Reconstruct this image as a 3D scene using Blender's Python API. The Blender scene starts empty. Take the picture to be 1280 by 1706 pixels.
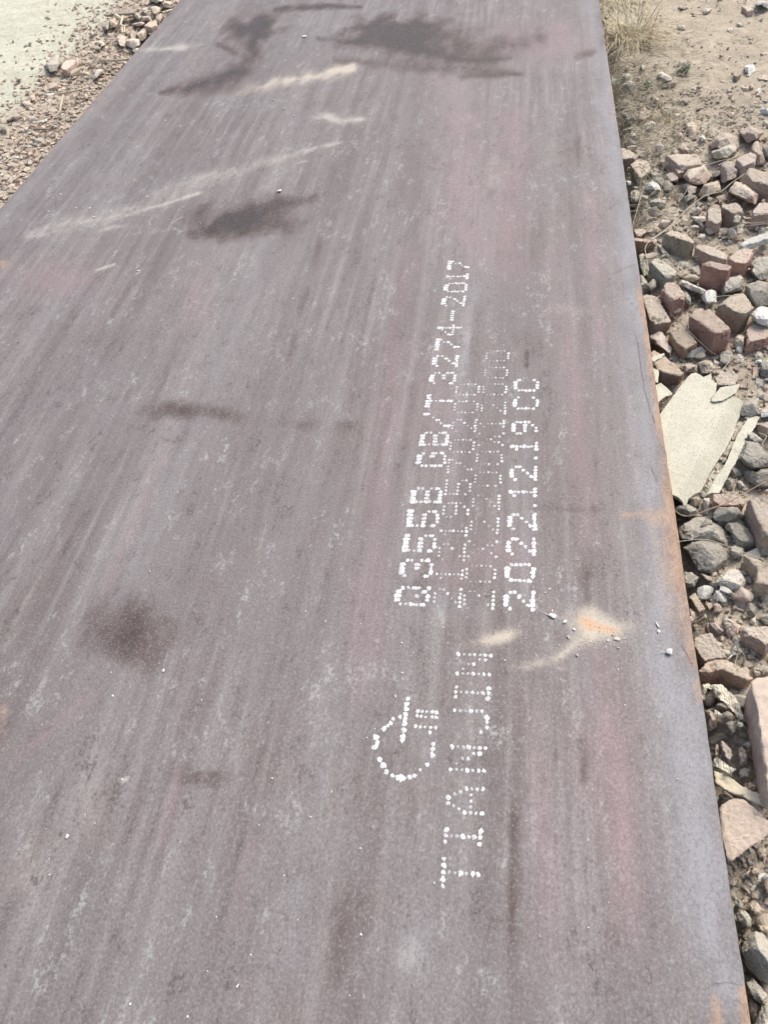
import bpy, bmesh, math, random
import numpy as np
from mathutils import Vector, Matrix, noise

random.seed(7); RNG = np.random.RandomState(11)
S = bpy.context.scene
C = S.collection

# ------------------------------------------------------------------ camera
PW, PH, FPX = 1280.0, 1706.0, 1350.0
H = 0.14                       # height of the plate's upper face
CAMH = 1.282                   # camera above the plate
Yc = np.array([257., 1543., -FPX]); Yc /= np.linalg.norm(Yc)
Xc = -np.array([-7864., 129., -FPX]); Xc /= np.linalg.norm(Xc)
Xc -= Xc.dot(Yc) * Yc; Xc /= np.linalg.norm(Xc)
Zc = np.cross(Xc, Yc)
W2C = np.stack([Xc, Yc, Zc], 1)
CAMZ = H + CAMH
cam_d = bpy.data.cameras.new('camera'); cam = bpy.data.objects.new('camera', cam_d); C.objects.link(cam)
cam_d.sensor_fit = 'VERTICAL'; cam_d.sensor_height = 24.0; cam_d.lens = FPX / PH * 24.0
cam_d.clip_start = 0.02; cam_d.clip_end = 500
m4 = Matrix.Identity(4)
for i in range(3):
    for j in range(3):
        m4[i][j] = float(W2C.T[i][j])
m4[2][3] = CAMZ
cam.matrix_world = m4
S.camera = cam

# ------------------------------------------------------------------ light
SUN_EL, SUN_AZ = 56.0, 38.0     # azimuth measured from +Y towards +X
w = bpy.data.worlds.new('World'); S.world = w; w.use_nodes = True
nt = w.node_tree; nt.nodes.clear()
sky = nt.nodes.new('ShaderNodeTexSky'); sky.sky_type = 'NISHITA'; sky.sun_disc = False
sky.sun_elevation = math.radians(SUN_EL); sky.sun_rotation = math.radians(SUN_AZ)
sky.air_density = 1.0; sky.dust_density = 6.0; sky.ozone_density = 1.0
bg = nt.nodes.new('ShaderNodeBackground'); bg.inputs['Strength'].default_value = 0.15
wo = nt.nodes.new('ShaderNodeOutputWorld')
nt.links.new(sky.outputs[0], bg.inputs[0]); nt.links.new(bg.outputs[0], wo.inputs[0])
sl = bpy.data.lights.new('sun', 'SUN'); sl.energy = 1.2; sl.angle = math.radians(17); sl.color = (1.0, 0.95, 0.88)
so = bpy.data.objects.new('sun', sl); C.objects.link(so)
sd = Vector((math.sin(math.radians(SUN_AZ)) * math.cos(math.radians(SUN_EL)), math.cos(math.radians(SUN_AZ)) * math.cos(math.radians(SUN_EL)), math.sin(math.radians(SUN_EL))))
so.rotation_euler = sd.to_track_quat('Z', 'Y').to_euler(); so.location = sd * 20
S.view_settings.view_transform = 'Standard'; S.view_settings.look = 'None'
S.view_settings.exposure = 0.48; S.view_settings.gamma = 1.0; S.view_settings.use_curve_mapping = False

# ------------------------------------------------------------------ surveying: photo pixel -> point at height z
def at(px, py, z=H):
    d = W2C.T @ np.array([px - 640., -(py - 853.), -FPX])
    t = (z - CAMZ) / d[2]
    return Vector((d[0] * t, d[1] * t, z))

def to_px(P):
    Q = (np.asarray(P, float) - np.array([0, 0, CAMZ])) @ W2C.T
    return 640. - Q[:, 0] / Q[:, 2] * FPX, 853. + Q[:, 1] / Q[:, 2] * FPX

ZO = {'P': (0, 0, 1.), '3': (1020, 350, 4.923), '4': (1060, 600, 5.686), '5': (1080, 850, 5.686), '6': (1120, 1080, 5.33),
      '7': (1160, 1380, 5.233), 'U': (1030, 200, 5.12), 'T': (1130, 0, 7.753), 'G': (1000, 0, 8.533), 'L': (130, 0, 7.111), 'M': (0, 60, 6.094)}
def zpx(k, p):
    o = ZO[k]; return (o[0] + p[0] / o[2], o[1] + p[1] / o[2])

def tag(o, label=None, cat=None, group=None, kind=None):
    if label: o['label'] = label
    if cat: o['category'] = cat
    if group: o['group'] = group
    if kind: o['kind'] = kind
    return o

# ------------------------------------------------------------------ node helpers
class N:
    def __init__(s, name):
        s.m = bpy.data.materials.new(name); s.m.use_nodes = True; s.t = s.m.node_tree; s.t.nodes.clear()
        s.out = s.t.nodes.new('ShaderNodeOutputMaterial'); s.b = s.t.nodes.new('ShaderNodeBsdfPrincipled')
        s.t.links.new(s.b.outputs[0], s.out.inputs[0])
        s.tc = s.t.nodes.new('ShaderNodeTexCoord')
    def put(s, sock, v):
        if isinstance(v, bpy.types.NodeSocket): s.t.links.new(v, sock)
        elif isinstance(v, (tuple, list)) and len(v) == 3 and sock.type == 'RGBA': sock.default_value = (*v, 1)
        else: sock.default_value = v
    def coord(s, scale=(1, 1, 1), src='Object', rand=False):
        mp = s.t.nodes.new('ShaderNodeMapping'); mp.inputs['Scale'].default_value = scale
        s.t.links.new(s.tc.outputs[src], mp.inputs[0])
        if rand:
            oi = s.t.nodes.new('ShaderNodeObjectInfo'); mu = s.math('MULTIPLY', oi.outputs['Random'], 37.0)
            s.t.links.new(mu, mp.inputs['Location'])
        return mp.outputs[0]
    def noise(s, co, scale, detail=3, rough=.55, dist=0.):
        n = s.t.nodes.new('ShaderNodeTexNoise'); s.put(n.inputs['Vector'], co)
        n.inputs['Scale'].default_value = scale; n.inputs['Detail'].default_value = detail; n.inputs['Roughness'].default_value = rough
        n.inputs['Distortion'].default_value = dist
        return n.outputs['Fac']
    def voro(s, co, scale, feat='F1'):
        n = s.t.nodes.new('ShaderNodeTexVoronoi'); s.put(n.inputs['Vector'], co); n.inputs['Scale'].default_value = scale; n.feature = feat
        return n.outputs['Distance']
    def math(s, op, a, b=0., c=None, clamp=False):
        n = s.t.nodes.new('ShaderNodeMath'); n.operation = op; n.use_clamp = clamp
        s.put(n.inputs[0], a); s.put(n.inputs[1], b)
        if c is not None: s.put(n.inputs[2], c)
        return n.outputs[0]
    def ramp(s, v, a, b, lo=0., hi=1.):
        n = s.t.nodes.new('ShaderNodeMapRange'); n.interpolation_type = 'SMOOTHSTEP'; n.clamp = True
        s.put(n.inputs['Value'], v)
        s.put(n.inputs['From Min'], a); s.put(n.inputs['From Max'], b); s.put(n.inputs['To Min'], lo); s.put(n.inputs['To Max'], hi)
        return n.outputs['Result']
    def mix(s, f, a, b, mode='MIX'):
        n = s.t.nodes.new('ShaderNodeMix'); n.data_type = 'RGBA'; n.blend_type = mode; n.clamp_factor = True
        s.put(n.inputs[0], f); s.put(n.inputs[6], a); s.put(n.inputs[7], b)
        return n.outputs[2]
    def attr(s, name):
        n = s.t.nodes.new('ShaderNodeAttribute'); n.attribute_name = name; return n
    def sep(s, v):
        n = s.t.nodes.new('ShaderNodeSeparateXYZ'); s.put(n.inputs[0], v); return n.outputs
    def bump(s, h, dist, strength=1.0, prev=None):
        n = s.t.nodes.new('ShaderNodeBump'); s.put(n.inputs['Height'], h)
        n.inputs['Distance'].default_value = dist; n.inputs['Strength'].default_value = strength
        if prev is not None: s.put(n.inputs['Normal'], prev)
        return n.outputs[0]
    def done(s, col, rough=.9, normal=None, spec=.3):
        s.put(s.b.inputs['Base Color'], col); s.put(s.b.inputs['Roughness'], rough); s.b.inputs['Specular IOR Level'].default_value = spec
        if normal is not None: s.put(s.b.inputs['Normal'], normal)
        return s.m

# stone-like material: body colour with blotches, coarse grains, pits and dust lying on upward faces
def stone(name, c1, c2, dust=(.50, .44, .36), dk=.45, grain=.25, bumpd=.0012):
    n = N(name); co = n.t.nodes.new('ShaderNodeNewGeometry').outputs['Position']
    col = n.mix(n.ramp(n.noise(co, 22, 4), .35, .68), c1, c2)
    col = n.mix(n.ramp(n.noise(co, 11, 5, .7), .42, .66, .05, .05 + dk * .32), col, dust)
    g = n.noise(co, 520, 2, .7)
    dark = tuple(x * (1 - grain * 1.6) for x in c1); lite = tuple(min(.8, x * (1 + grain) + .05) for x in c2)
    col = n.mix(n.ramp(g, .53, .68, 0, .75), col, dark)
    col = n.mix(n.ramp(g, .47, .34, 0, .7), col, lite)
    pit = n.noise(co, 150, 2, .6)
    col = n.mix(n.ramp(pit, .60, .72, 0, .5), col, dark)
    nz = n.sep(n.tc.outputs['Normal'])[2]
    geo = n.t.nodes.new('ShaderNodeNewGeometry'); nz = n.sep(geo.outputs['Normal'])[2]
    dm = n.math('MULTIPLY', n.ramp(nz, .25, .92), n.ramp(n.noise(co, 42, 5, .65), .28, .54, .4, 1.), clamp=True)
    col = n.mix(n.math('MULTIPLY', dm, min(.95, dk * 1.35)), col, dust)
    col = n.mix(n.ramp(n.noise(co, 34, 6, .75), .56, .72, 0, .28), col, dark)
    oi = n.t.nodes.new('ShaderNodeObjectInfo')
    v = n.math('MULTIPLY_ADD', oi.outputs['Random'], .34, .90)
    hs = n.t.nodes.new('ShaderNodeHueSaturation'); n.put(hs.inputs['Value'], v); n.put(hs.inputs['Color'], col)
    nb = n.bump(n.noise(co, 90, 6, .8), bumpd * 5)
    nb = n.bump(g, bumpd * 1.6, 1., nb)
    return n.done(hs.outputs[0], .95, nb, .2)

M = {
    'red': stone('brick_red', (.46, .255, .20), (.54, .33, .265), (.62, .55, .45), dk=.62),
    'orange': stone('brick_orange', (.44, .28, .19), (.50, .35, .25), (.60, .54, .43), dk=.55),
    'dusty': stone('brick_dusty', (.45, .325, .265), (.54, .425, .35), (.62, .56, .46), dk=.8),
    'brown': stone('brick_brown', (.33, .27, .20), (.43, .36, .28), (.60, .53, .42), dk=.7),
    'grey': stone('concrete_grey', (0.424, 0.402, 0.335), (0.536, 0.514, 0.436), (0.615, 0.581, 0.492), dk=.62, grain=.36, bumpd=.0018),
    'pale': stone('concrete_pale', (0.570, 0.536, 0.447), (0.682, 0.648, 0.548), (0.716, 0.671, 0.570), dk=.62, grain=.25),
    'green': stone('mortar_greenish', (0.424, 0.413, 0.324), (0.536, 0.525, 0.424), (0.615, 0.581, 0.480), dk=.6, grain=.3),
    'mauve': stone('stone_mauve', (0.424, 0.357, 0.324), (0.525, 0.458, 0.413), (0.615, 0.548, 0.469), dk=.6, grain=.3),
    'white': stone('stone_white', (0.780, 0.780, 0.716), (0.780, 0.780, 0.780), (0.780, 0.780, 0.682), dk=.4, grain=.12),
    'tile': stone('tile_pink', (0.570, 0.413, 0.335), (0.660, 0.525, 0.424), (0.660, 0.570, 0.469), dk=.62, grain=.2, bumpd=.001),
    'tan': stone('stone_tan', (0.548, 0.447, 0.324), (0.637, 0.536, 0.413), (0.660, 0.581, 0.469), dk=.62, grain=.2),
    'dark': stone('stone_dark', (0.189, 0.189, 0.167), (0.290, 0.290, 0.245), (0.514, 0.480, 0.402), dk=.3),
}

def m_simple(name, c1, c2, rough=.8, sc=60, bd=.0006, spec=.3):
    n = N(name); co = n.coord(rand=True)
    col = n.mix(n.ramp(n.noise(co, sc, 4), .35, .65), c1, c2)
    return n.done(col, rough, n.bump(n.noise(co, sc * 4, 3), bd), spec)
M['wood'] = m_simple('weathered_wood', (.50, .46, .34), (.60, .55, .42), .85, 40)
M['bark'] = m_simple('old_bark', (.26, .22, .18), (.40, .35, .29), .9, 50, .002)
M['straw'] = m_simple('dry_straw', (.46, .41, .30), (.60, .54, .42), .7, 80)
M['twig'] = m_simple('brown_twig', (.26, .19, .13), (.38, .30, .21), .8, 80)
M['blade'] = m_simple('dry_grass_blade', (.44, .38, .23), (.66, .59, .42), .65, 14)
M['leaf'] = m_simple('grey_green_leaf', (.24, .28, .20), (.34, .38, .28), .6, 60)

# cream panel: pale sheet with fine dark specks and a few scratches
n = N('cream_panel_sheet'); co = n.coord()
col = n.mix(n.ramp(n.noise(co, 12, 4), .35, .65), (.50, .495, .40), (.57, .565, .46))
col = n.mix(n.ramp(n.noise(co, 260, 3, .8), .50, .64, 0, .7), col, (.28, .27, .21))
col = n.mix(n.ramp(n.noise(co, 26, 6, .75), .50, .68, 0, .5), col, (.42, .375, .285))
col = n.mix(n.ramp(n.noise(n.coord((1, 3, 1)), 90, 3, .7), .60, .68, 0, .5), col, (.30, .27, .21))
M['cream'] = n.done(col, .75, n.bump(n.noise(co, 260, 3), .0005), .3)

n = N('crumpled_wrapper_film'); co = n.coord()
wv = n.t.nodes.new('ShaderNodeTexWave'); wv.inputs['Scale'].default_value = 75; wv.inputs['Distortion'].default_value = 6.0
n.put(wv.inputs['Vector'], n.coord((1, .35, 1)))
col = n.mix(n.ramp(wv.outputs['Fac'], .12, .35), (.42, .38, .29), (.64, .61, .50))
M['wrap'] = n.done(col, .6, n.bump(n.noise(co, 60, 4), .003), .4)

# ------------------------------------------------------------------ ground sheet
def fbm(x, y, z, s, o=4):
    return noise.fractal(Vector((x * s, y * s, z)), 1.0, 2.0, o, noise_basis='PERLIN_ORIGINAL')

def ground_base(x, y):
    # higher dusty track beyond the plate's far-left side, lower rubble strip along its near side
    a = min(1, max(0, (x + 1.4) / 1.4)); a = a * a * (3 - 2 * a)
    z = .105 * (1 - a) + .035 * a
    if x > .3:
        t = min(1, max(0, (x - .312) / .05))
        z += t * (.012 + .034 * min(1, max(0, (y - .62) / .25)) + .014 * min(1, max(0, (y - 1.7) / .5))) + .012 * min(1, max(0, (x - .5) / 1.0))
    return z

def gz(x, y):
    z = ground_base(x, y)
    if -1.9 < x < .3:
        return min(z, .1)
    near = 1.0 if (x > 0 and y < 8) else .45
    z += near * (.009 * fbm(x, y, 0, 5, 4) + .008 * fbm(x, y, 3, 22, 3))
    if x < 0 and x < -2.2: z = min(z, .125)
    return z

def arr(*segs):
    out = []
    for a, b, s in segs:
        k = max(1, int(round((b - a) / s))); out += [a + (b - a) * i / k for i in range(k)]
    out.append(segs[-1][1]); return out
xs = arr((-120, -20, 20), (-20, -6, 2), (-6, -3.8, .2), (-3.8, -2.2, .02), (-2.2, .3, .25), (.3, 1.35, .011), (1.35, 3, .15), (3, 20, 2), (20, 120, 20))
ys = arr((-60, -10, 10), (-10, 0, 1), (0, .2, .1), (.2, 6.2, .018), (6.2, 12, .3), (12, 30, 3), (30, 180, 25))
V = []
for y in ys:
    for x in xs:
        z = gz(x, y)
        if .3 < x < 1.35 and 0 < y < 6.2:
            d = fbm(x, y, 9, 60, 2); z += .0045 * d + (.006 * max(0, fbm(x, y, 5, 34, 2)) if y < 3.6 else 0)
        elif -3.8 < x < -2.2 and 0 < y < 6.2:
            z += .005 * fbm(x, y, 9, 40, 3) + .004 * max(0, fbm(x, y, 5, 18, 2))
        V.append((x, y, z))
nx = len(xs); F = [(j * nx + i, j * nx + i + 1, (j + 1) * nx + i + 1, (j + 1) * nx + i) for j in range(len(ys) - 1) for i in range(nx - 1)]
me = bpy.data.meshes.new('ground'); me.from_pydata(V, [], F); me.update()
at_ = me.attributes.new('zone', 'FLOAT', 'POINT')
VA = np.array(V); u, v = to_px(VA)
# how pale the trodden track is: pale white-green beyond a ragged line left of the debris strip
line = 200 - 1.05 * (v - 10)        # photo-x of the track's border
zone = np.clip((line - u) / 70 + .5, 0, 1) * (VA[:, 0] < -2.0)
zone = np.where((VA[:, 0] < -2.0) & (VA[:, 1] > 6.2), 1, zone); zone = np.where((VA[:, 0] < -2.0) & (VA[:, 1] < .5), .5, zone)
at_.data.foreach_set('value', zone.astype(np.float32))
me.polygons.foreach_set('use_smooth', [True] * len(me.polygons))
n = N('dry_dirt'); co = n.coord()
z_ = n.attr('zone').outputs['Fac']
zz = n.ramp(n.math('ADD', z_, n.math('MULTIPLY_ADD', n.noise(co, 7, 5, .65), 1.0, -.5)), .3, .75)
d1 = n.mix(n.ramp(n.noise(co, 5, 5), .38, .62), (.49, .43, .335), (.58, .52, .41))
d1 = n.mix(n.ramp(n.noise(co, 60, 4, .65), .50, .72, 0, .55), d1, (.35, .295, .22))
t1 = n.mix(n.ramp(n.noise(n.coord((1, 1.6, 1)), 5, 5), .35, .65), (.58, .59, .47), (.67, .68, .555))
t1 = n.mix(n.ramp(n.noise(n.coord((1, 2.2, 1)), 16, 6, .75), .50, .68, 0, .55), t1, (.44, .43, .34))
col = n.mix(zz, d1, t1)
gr = n.noise(co, 330, 3, .7)
col = n.mix(n.ramp(gr, .55, .70, 0, .55), col, (.27, .23, .18))
col = n.mix(n.ramp(gr, .44, .32, 0, .5), col, (.70, .65, .55))
nb = n.bump(n.noise(co, 40, 6, .7), .012); nb = n.bump(gr, .003, 1, nb)
me.materials.append(n.done(col, .97, nb, .15))
go = bpy.data.objects.new('ground', me); C.objects.link(go); tag(go, 'dry beige dirt and pale dusty track under and beside the steel plate', kind='structure')

# ------------------------------------------------------------------ steel plate
XL, XR, Y0, Y1, TH = -1.900, 0.3045, -0.15, 12.0, .020
px_ = arr((XL, XR, .010)); py_ = arr((Y0, .15, .1), (.15, 5.8, .010), (5.8, Y1, .2))
def plate_z(x, y): return H + .0012 * math.sin(y * 1.7 + x * .8) + .0008 * math.sin(y * 4.1)
def edge_x(y): return .0018 * noise.noise(Vector((y * 3, 0, 0))) + .0011 * noise.noise(Vector((y * 30, 5, 0)))
PV, PF = [], []
cols = [XL] + [XL + .002] + px_[1:-1] + [XR - .002] + [XR]
ncl = len(cols)
for y in py_:
    e = edge_x(y)
    for i, x in enumerate(cols):
        zz_ = plate_z(x, y) - (.0022 if i in (0, ncl - 1) else 0)
        PV.append((x + (e if i >= ncl - 2 else 0), y, zz_))
for j in range(len(py_) - 1):
    for i in range(ncl - 1):
        a = j * ncl + i; PF.append((a, a + 1, a + ncl + 1, a + ncl))
base = len(PV)
for j, y in enumerate(py_):      # lower ring
    PV.append((cols[0], y, plate_z(cols[0], y) - TH)); PV.append((cols[-1] + edge_x(y), y, plate_z(cols[-1], y) - TH))
for j in range(len(py_) - 1):
    l0, r0 = base + 2 * j, base + 2 * j + 1; l1, r1 = l0 + 2, r0 + 2
    PF.append((j * ncl, (j + 1) * ncl, l1, l0)); PF.append((j * ncl + ncl - 1, r0, r1, (j + 1) * ncl + ncl - 1)); PF.append((l0, l1, r1, r0))
PF.append(tuple([base, base + 1] + [ncl - 1 - i for i in range(ncl)]))
t0 = (len(py_) - 1) * ncl; PF.append(tuple([base + 2 * len(py_) - 1, base + 2 * len(py_) - 2] + [t0 + i for i in range(ncl)]))
me = bpy.data.meshes.new('steel_plate'); me.from_pydata(PV, [], PF); me.update()
PA = np.array(PV); U, Vv = to_px(PA)
front = PA[:, 1] > .1
nrng = np.random.RandomState(5)
# low-frequency wobble so that blotch outlines are not clean ovals
wob = np.array([noise.fractal(Vector((p[0] * 11, p[1] * 7, 0)), .8, 2.2, 4) for p in PV]); wob2 = np.array([noise.fractal(Vector((p[0] * 11, p[1] * 7, 7)), .8, 2.2, 4) for p in PV])
patch = np.array([noise.fractal(Vector((p[0] * 16, p[1] * 5, 3)), .9, 2.2, 3) for p in PV])
KX = 1250. / (Vv + 690.)          # photo pixels grow towards the viewer
def stroke(pts, st=1., soft=1.):
    m = np.zeros(len(PV))
    for p0, p1 in zip(pts[:-1], pts[1:]):
        (x0, y0, w0), (x1, y1, w1) = p0[:3], p1[:3]
        k0 = p0[3] if len(p0) > 3 else 1.; k1 = p1[3] if len(p1) > 3 else 1.
        dx, dy = x1 - x0, y1 - y0; L = dx * dx + dy * dy + 1e-6
        ww = (w0 + w1) / 2
        ux = U + wob * ww * .45; uy = Vv + wob2 * ww * .45
        t = np.clip(((ux - x0) * dx + (uy - y0) * dy) / L, 0, 1)
        d = np.hypot(ux - x0 - t * dx, uy - y0 - t * dy) / (w0 + (w1 - w0) * t)
        m = np.maximum(m, np.exp(-(d * 1.05) ** (1.8 / soft)) * (k0 + (k1 - k0) * t))
    return m * st * front * np.clip(1.05 + .7 * patch, .5, 1.3)
def blob(cx, cy, rx, ry, st=1., ang=0.):
    c, s = math.cos(math.radians(ang)), math.sin(math.radians(ang))
    dx = U - cx + wob * rx * .5; dy = Vv - cy + wob2 * ry * .6
    a = (dx * c + dy * s) / rx; b = (-dx * s + dy * c) / ry
    return np.exp(-(a * a + b * b) ** 1.05) * st * front * np.clip(1.05 + .5 * patch, .55, 1.2)
def acc(*ms):
    r = np.zeros(len(PV))
    for q in ms: r = 1 - (1 - r) * (1 - np.clip(q, 0, 1))
    return r
DARK = acc(blob(668, 56, 80, 26, 1.0), blob(672, 54, 62, 18, 1.0), blob(640, 48, 50, 14, .5), blob(730, 78, 110, 34, .34), stroke([(530, 66, 5), (640, 72, 9), (780, 100, 6), (850, 96, 4)], .55), stroke([(560, 100, 8), (700, 112, 10), (850, 122, 6)], .35),
    blob(420, 46, 46, 19, 1.0, -15), stroke([(460, 16, 5), (540, 10, 6), (600, 12, 4)], .7), stroke([(425, 55, 16), (420, 100, 18), (385, 128, 20), (330, 145, 16), (270, 156, 7)], .75),
    stroke([(360, 72, 5), (415, 100, 5)], .5), blob(395, 368, 70, 27, .95, -6), stroke([(400, 352, 14), (470, 338, 13), (530, 330, 8)], .5), blob(460, 375, 70, 25, .3),
    stroke([(700, 80, 26), (800, 92, 28), (900, 60, 20)], .45, 1.5), stroke([(770, 128, 5), (870, 124, 3)], .5), stroke([(960, 95, 8), (990, 85, 8)], .4), stroke([(330, 150, 12), (480, 150, 8)], .2),
    stroke([(963, 200, 5, .2), (964, 240, 6, 1), (965, 280, 5, .3)], .5, 1.4), stroke([(976, 880, 7, .1), (976, 960, 9, 1), (979, 1034, 6, .5)], .62, 1.4), stroke([(1000, 640, 5), (985, 960, 4)], .3),
    stroke([(235, 688, 15, .5), (300, 686, 17, 1), (385, 690, 15, .9)], .55), stroke([(385, 692, 13, .4), (480, 706, 15, .6), (585, 708, 13, .8)], .36),
    stroke([(878, 585, 4), (877, 610, 4)], .7), stroke([(862, 1330, 9, .4), (857, 1370, 11, 1), (856, 1480, 11, .9), (852, 1560, 9, .8), (862, 1706, 8, .3)], .55, 1.3), stroke([(862, 1185, 8, .7), (860, 1230, 9, 1), (860, 1290, 8, .3)], .42, 1.3),
    blob(235, 1060, 80, 52, .66), blob(215, 1040, 44, 70, .3), blob(350, 1295, 60, 22, .36), stroke([(970, 1235, 12), (975, 1300, 9)], .35), blob(560, 1560, 30, 60, .22), stroke([(540, 1600, 12), (480, 1706, 14)], .15),
    stroke([(610, 1240, 12), (590, 1420, 16), (560, 1640, 18)], .2), stroke([(250, 1250, 9), (215, 1400, 10), (180, 1560, 9)], .2), stroke([(110, 900, 10), (60, 990, 12), (10, 1100, 10)], .14), stroke([(205, 740, 8), (150, 840, 8), (100, 930, 8)], .14),
    stroke([(300, 560, 6), (250, 680, 8)], .3), stroke([(535, 400, 8), (480, 600, 8)], .3), stroke([(780, 120, 20), (960, 130, 15)], .15), stroke([(1085, 540, 3), (1012, 460, 2)], .25),
    stroke([(1020, 850, 8), (920, 848, 6), (880, 846, 4)], .3), blob(820, 880, 60, 120, .15), stroke([(1132, 1650, 12), (1190, 1600, 8)], .25), stroke([(665, 1150, 14), (690, 1400, 12)], .2), blob(445, 1100, 30, 110, .18))
DUST = acc(stroke([(300, 168, 12, .3), (400, 152, 16, .9), (500, 134, 16, 1), (590, 120, 12, .6)], .32, 1.3), stroke([(238, 83, 6, .6), (290, 80, 7, 1), (330, 76, 6, .8), (352, 74, 4, .1)], .62, 1.2),
    stroke([(515, 196, 5, .2), (545, 193, 6, 1), (570, 203, 6, .8), (600, 199, 5, 1), (620, 197, 3, .3)], .7, 1.2), blob(560, 195, 45, 12, .25), stroke([(430, 280, 7, .1), (500, 252, 5, .7), (560, 240, 4, 1), (582, 235, 2, .5)], .5, 1.2),
    stroke([(465, 280, 3, .3), (512, 268, 3, .9)], .5), stroke([(240, 325, 12, .5), (330, 298, 13, 1), (420, 274, 10, .8), (530, 250, 8, .4)], .34, 1.4),
    stroke([(10, 392, 12, .3), (70, 382, 17, .9), (160, 364, 20, 1), (250, 342, 20, .8), (360, 300, 20, .5), (480, 262, 16, .3)], .46, 1.6), stroke([(170, 374, 2, .1), (230, 353, 3, .5), (290, 335, 3, .9), (333, 321, 2.5, 1)], .7), stroke([(25, 397, 3, .2), (60, 391, 6, .9), (115, 384, 4, .3)], .5, 1.2),
    stroke([(150, 388, 3, .2), (190, 378, 4, 1), (212, 376, 2, .4)], .45), stroke([(160, 450, 3), (190, 440, 3)], .7), stroke([(288, 370, 2), (303, 362, 2)], .5), stroke([(230, 452, 3), (226, 456, 3)], .8),
    blob(937, 1112, 10, 5, .75, -20), blob(923, 1028, 12, 4, .6, 20), stroke([(790, 470, 9, .5), (780, 560, 9, 1), (750, 700, 7, .4)], .34, 1.3), blob(820, 290, 18, 40, .28), blob(955, 515, 42, 12, .3), blob(690, 1610, 36, 60, .30), blob(730, 1030, 50, 22, .3),
    blob(850, 1150, 60, 30, .16), blob(545, 1250, 26, 230, .22), blob(50, 1500, 60, 160, .30), blob(140, 1320, 40, 120, .26), stroke([(130, 850, 5, .2), (60, 970, 7, 1), (5, 1080, 9, .8)], .42, 1.2), stroke([(455, 800, 5, .3), (435, 900, 6, 1), (400, 1010, 5, .3)], .32, 1.3),
    stroke([(1085, 1155, 3, .3), (1105, 1165, 2, 1)], .5), stroke([(1060, 955, 2), (1085, 962, 2)], .4), stroke([(1100, 1220, 2), (1120, 1226, 2)], .35), blob(205, 1299, 8, 4, .9), blob(183, 1268, 14, 3, .4, 30))
CREAM = acc(stroke([(360, 162, 8, .1), (430, 144, 12, .5), (500, 130, 12, .7), (560, 120, 11, .9), (588, 114, 9, 1), (602, 111, 4, .2)], .85, 1.3), stroke([(760, 1080, 10, .1), (805, 1066, 14, .6), (850, 1056, 13, 1), (868, 1062, 7, .3)], .85, 1.4),
    stroke([(825, 1112, 8, .1), (880, 1113, 12, .6), (930, 1098, 13, .7), (962, 1075, 13, .8), (988, 1050, 14, 1)], .8, 1.5), blob(990, 1042, 44, 22, .62, 14), blob(1000, 1060, 60, 30, .2), stroke([(1010, 1046, 14, .9), (1055, 1040, 12, .5), (1098, 1034, 9, .05)], .5, 1.3), blob(950, 1020, 60, 18, .22, 15))
RUST = acc(stroke([(958, 1026, 8, .3), (982, 1042, 10, 1), (1000, 1047, 9, .8), (1026, 1051, 8, .7)], 1.0, 1.1), stroke([(1066, 480, 4), (1078, 545, 7), (1094, 650, 9), (1108, 740, 10), (1122, 850, 14), (1135, 950, 16), (1148, 1050, 14), (1158, 1110, 6)], .85),
    stroke([(1088, 850, 20, .8), (1108, 960, 26, 1), (1134, 1070, 22, .8)], .34, 1.5), stroke([(1110, 862, 12), (1040, 858, 5)], .4), stroke([(1162, 1140, 6), (1166, 1170, 5)], .6), stroke([(1240, 1648, 10), (1252, 1706, 16)], .85), stroke([(1190, 1660, 12), (1196, 1706, 16)], .5),
    stroke([(1016, 120, 5), (1022, 200, 4)], .35), blob(0, 440, 26, 14, .4), blob(268, 1058, 16, 30, .35), blob(60, 700, 40, 22, .18), stroke([(300, 0, 3), (150, 175, 4), (0, 347, 4)], .3), stroke([(1046, 305, 1.5, .4), (1081, 555, 3, 1), (1118, 830, 3, 1), (1168, 1150, 2, .5)], .4), stroke([(5, 1180, 10), (0, 1260, 10)], .35), blob(165, 180, 30, 20, .2))
PINK = acc(stroke([(925, 420, 18, .4), (960, 650, 22, .8), (985, 900, 22, .6)], .7, 1.3), stroke([(1000, 1100, 26, .5), (1010, 1230, 38, 1), (1030, 1380, 38, .9), (1050, 1560, 34, .4)], .95, 1.2), stroke([(880, 1160, 16, .6), (900, 1300, 22, .8), (930, 1600, 40, .6)], .6, 1.4), stroke([(760, 140, 40), (780, 400, 45)], .5, 1.5), stroke([(680, 420, 14), (650, 640, 20), (630, 900, 24), (600, 1150, 26)], .42, 1.5),
    stroke([(860, 200, 24), (840, 440, 26)], .6, 1.4), stroke([(985, 330, 14), (1000, 560, 12)], .6, 1.3), blob(80, 465, 80, 26, .6), blob(890, 70, 90, 30, .75), blob(840, 920, 60, 40, .55), blob(725, 690, 40, 90, .35), stroke([(300, 1290, 8), (270, 1400, 8)], .55), stroke([(280, 740, 8), (180, 980, 8)], .35), blob(330, 490, 26, 44, .4), blob(745, 950, 50, 36, .3), stroke([(150, 1160, 10), (20, 1270, 10)], .4), stroke([(420, 1400, 10), (380, 1560, 10)], .3))
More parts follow.
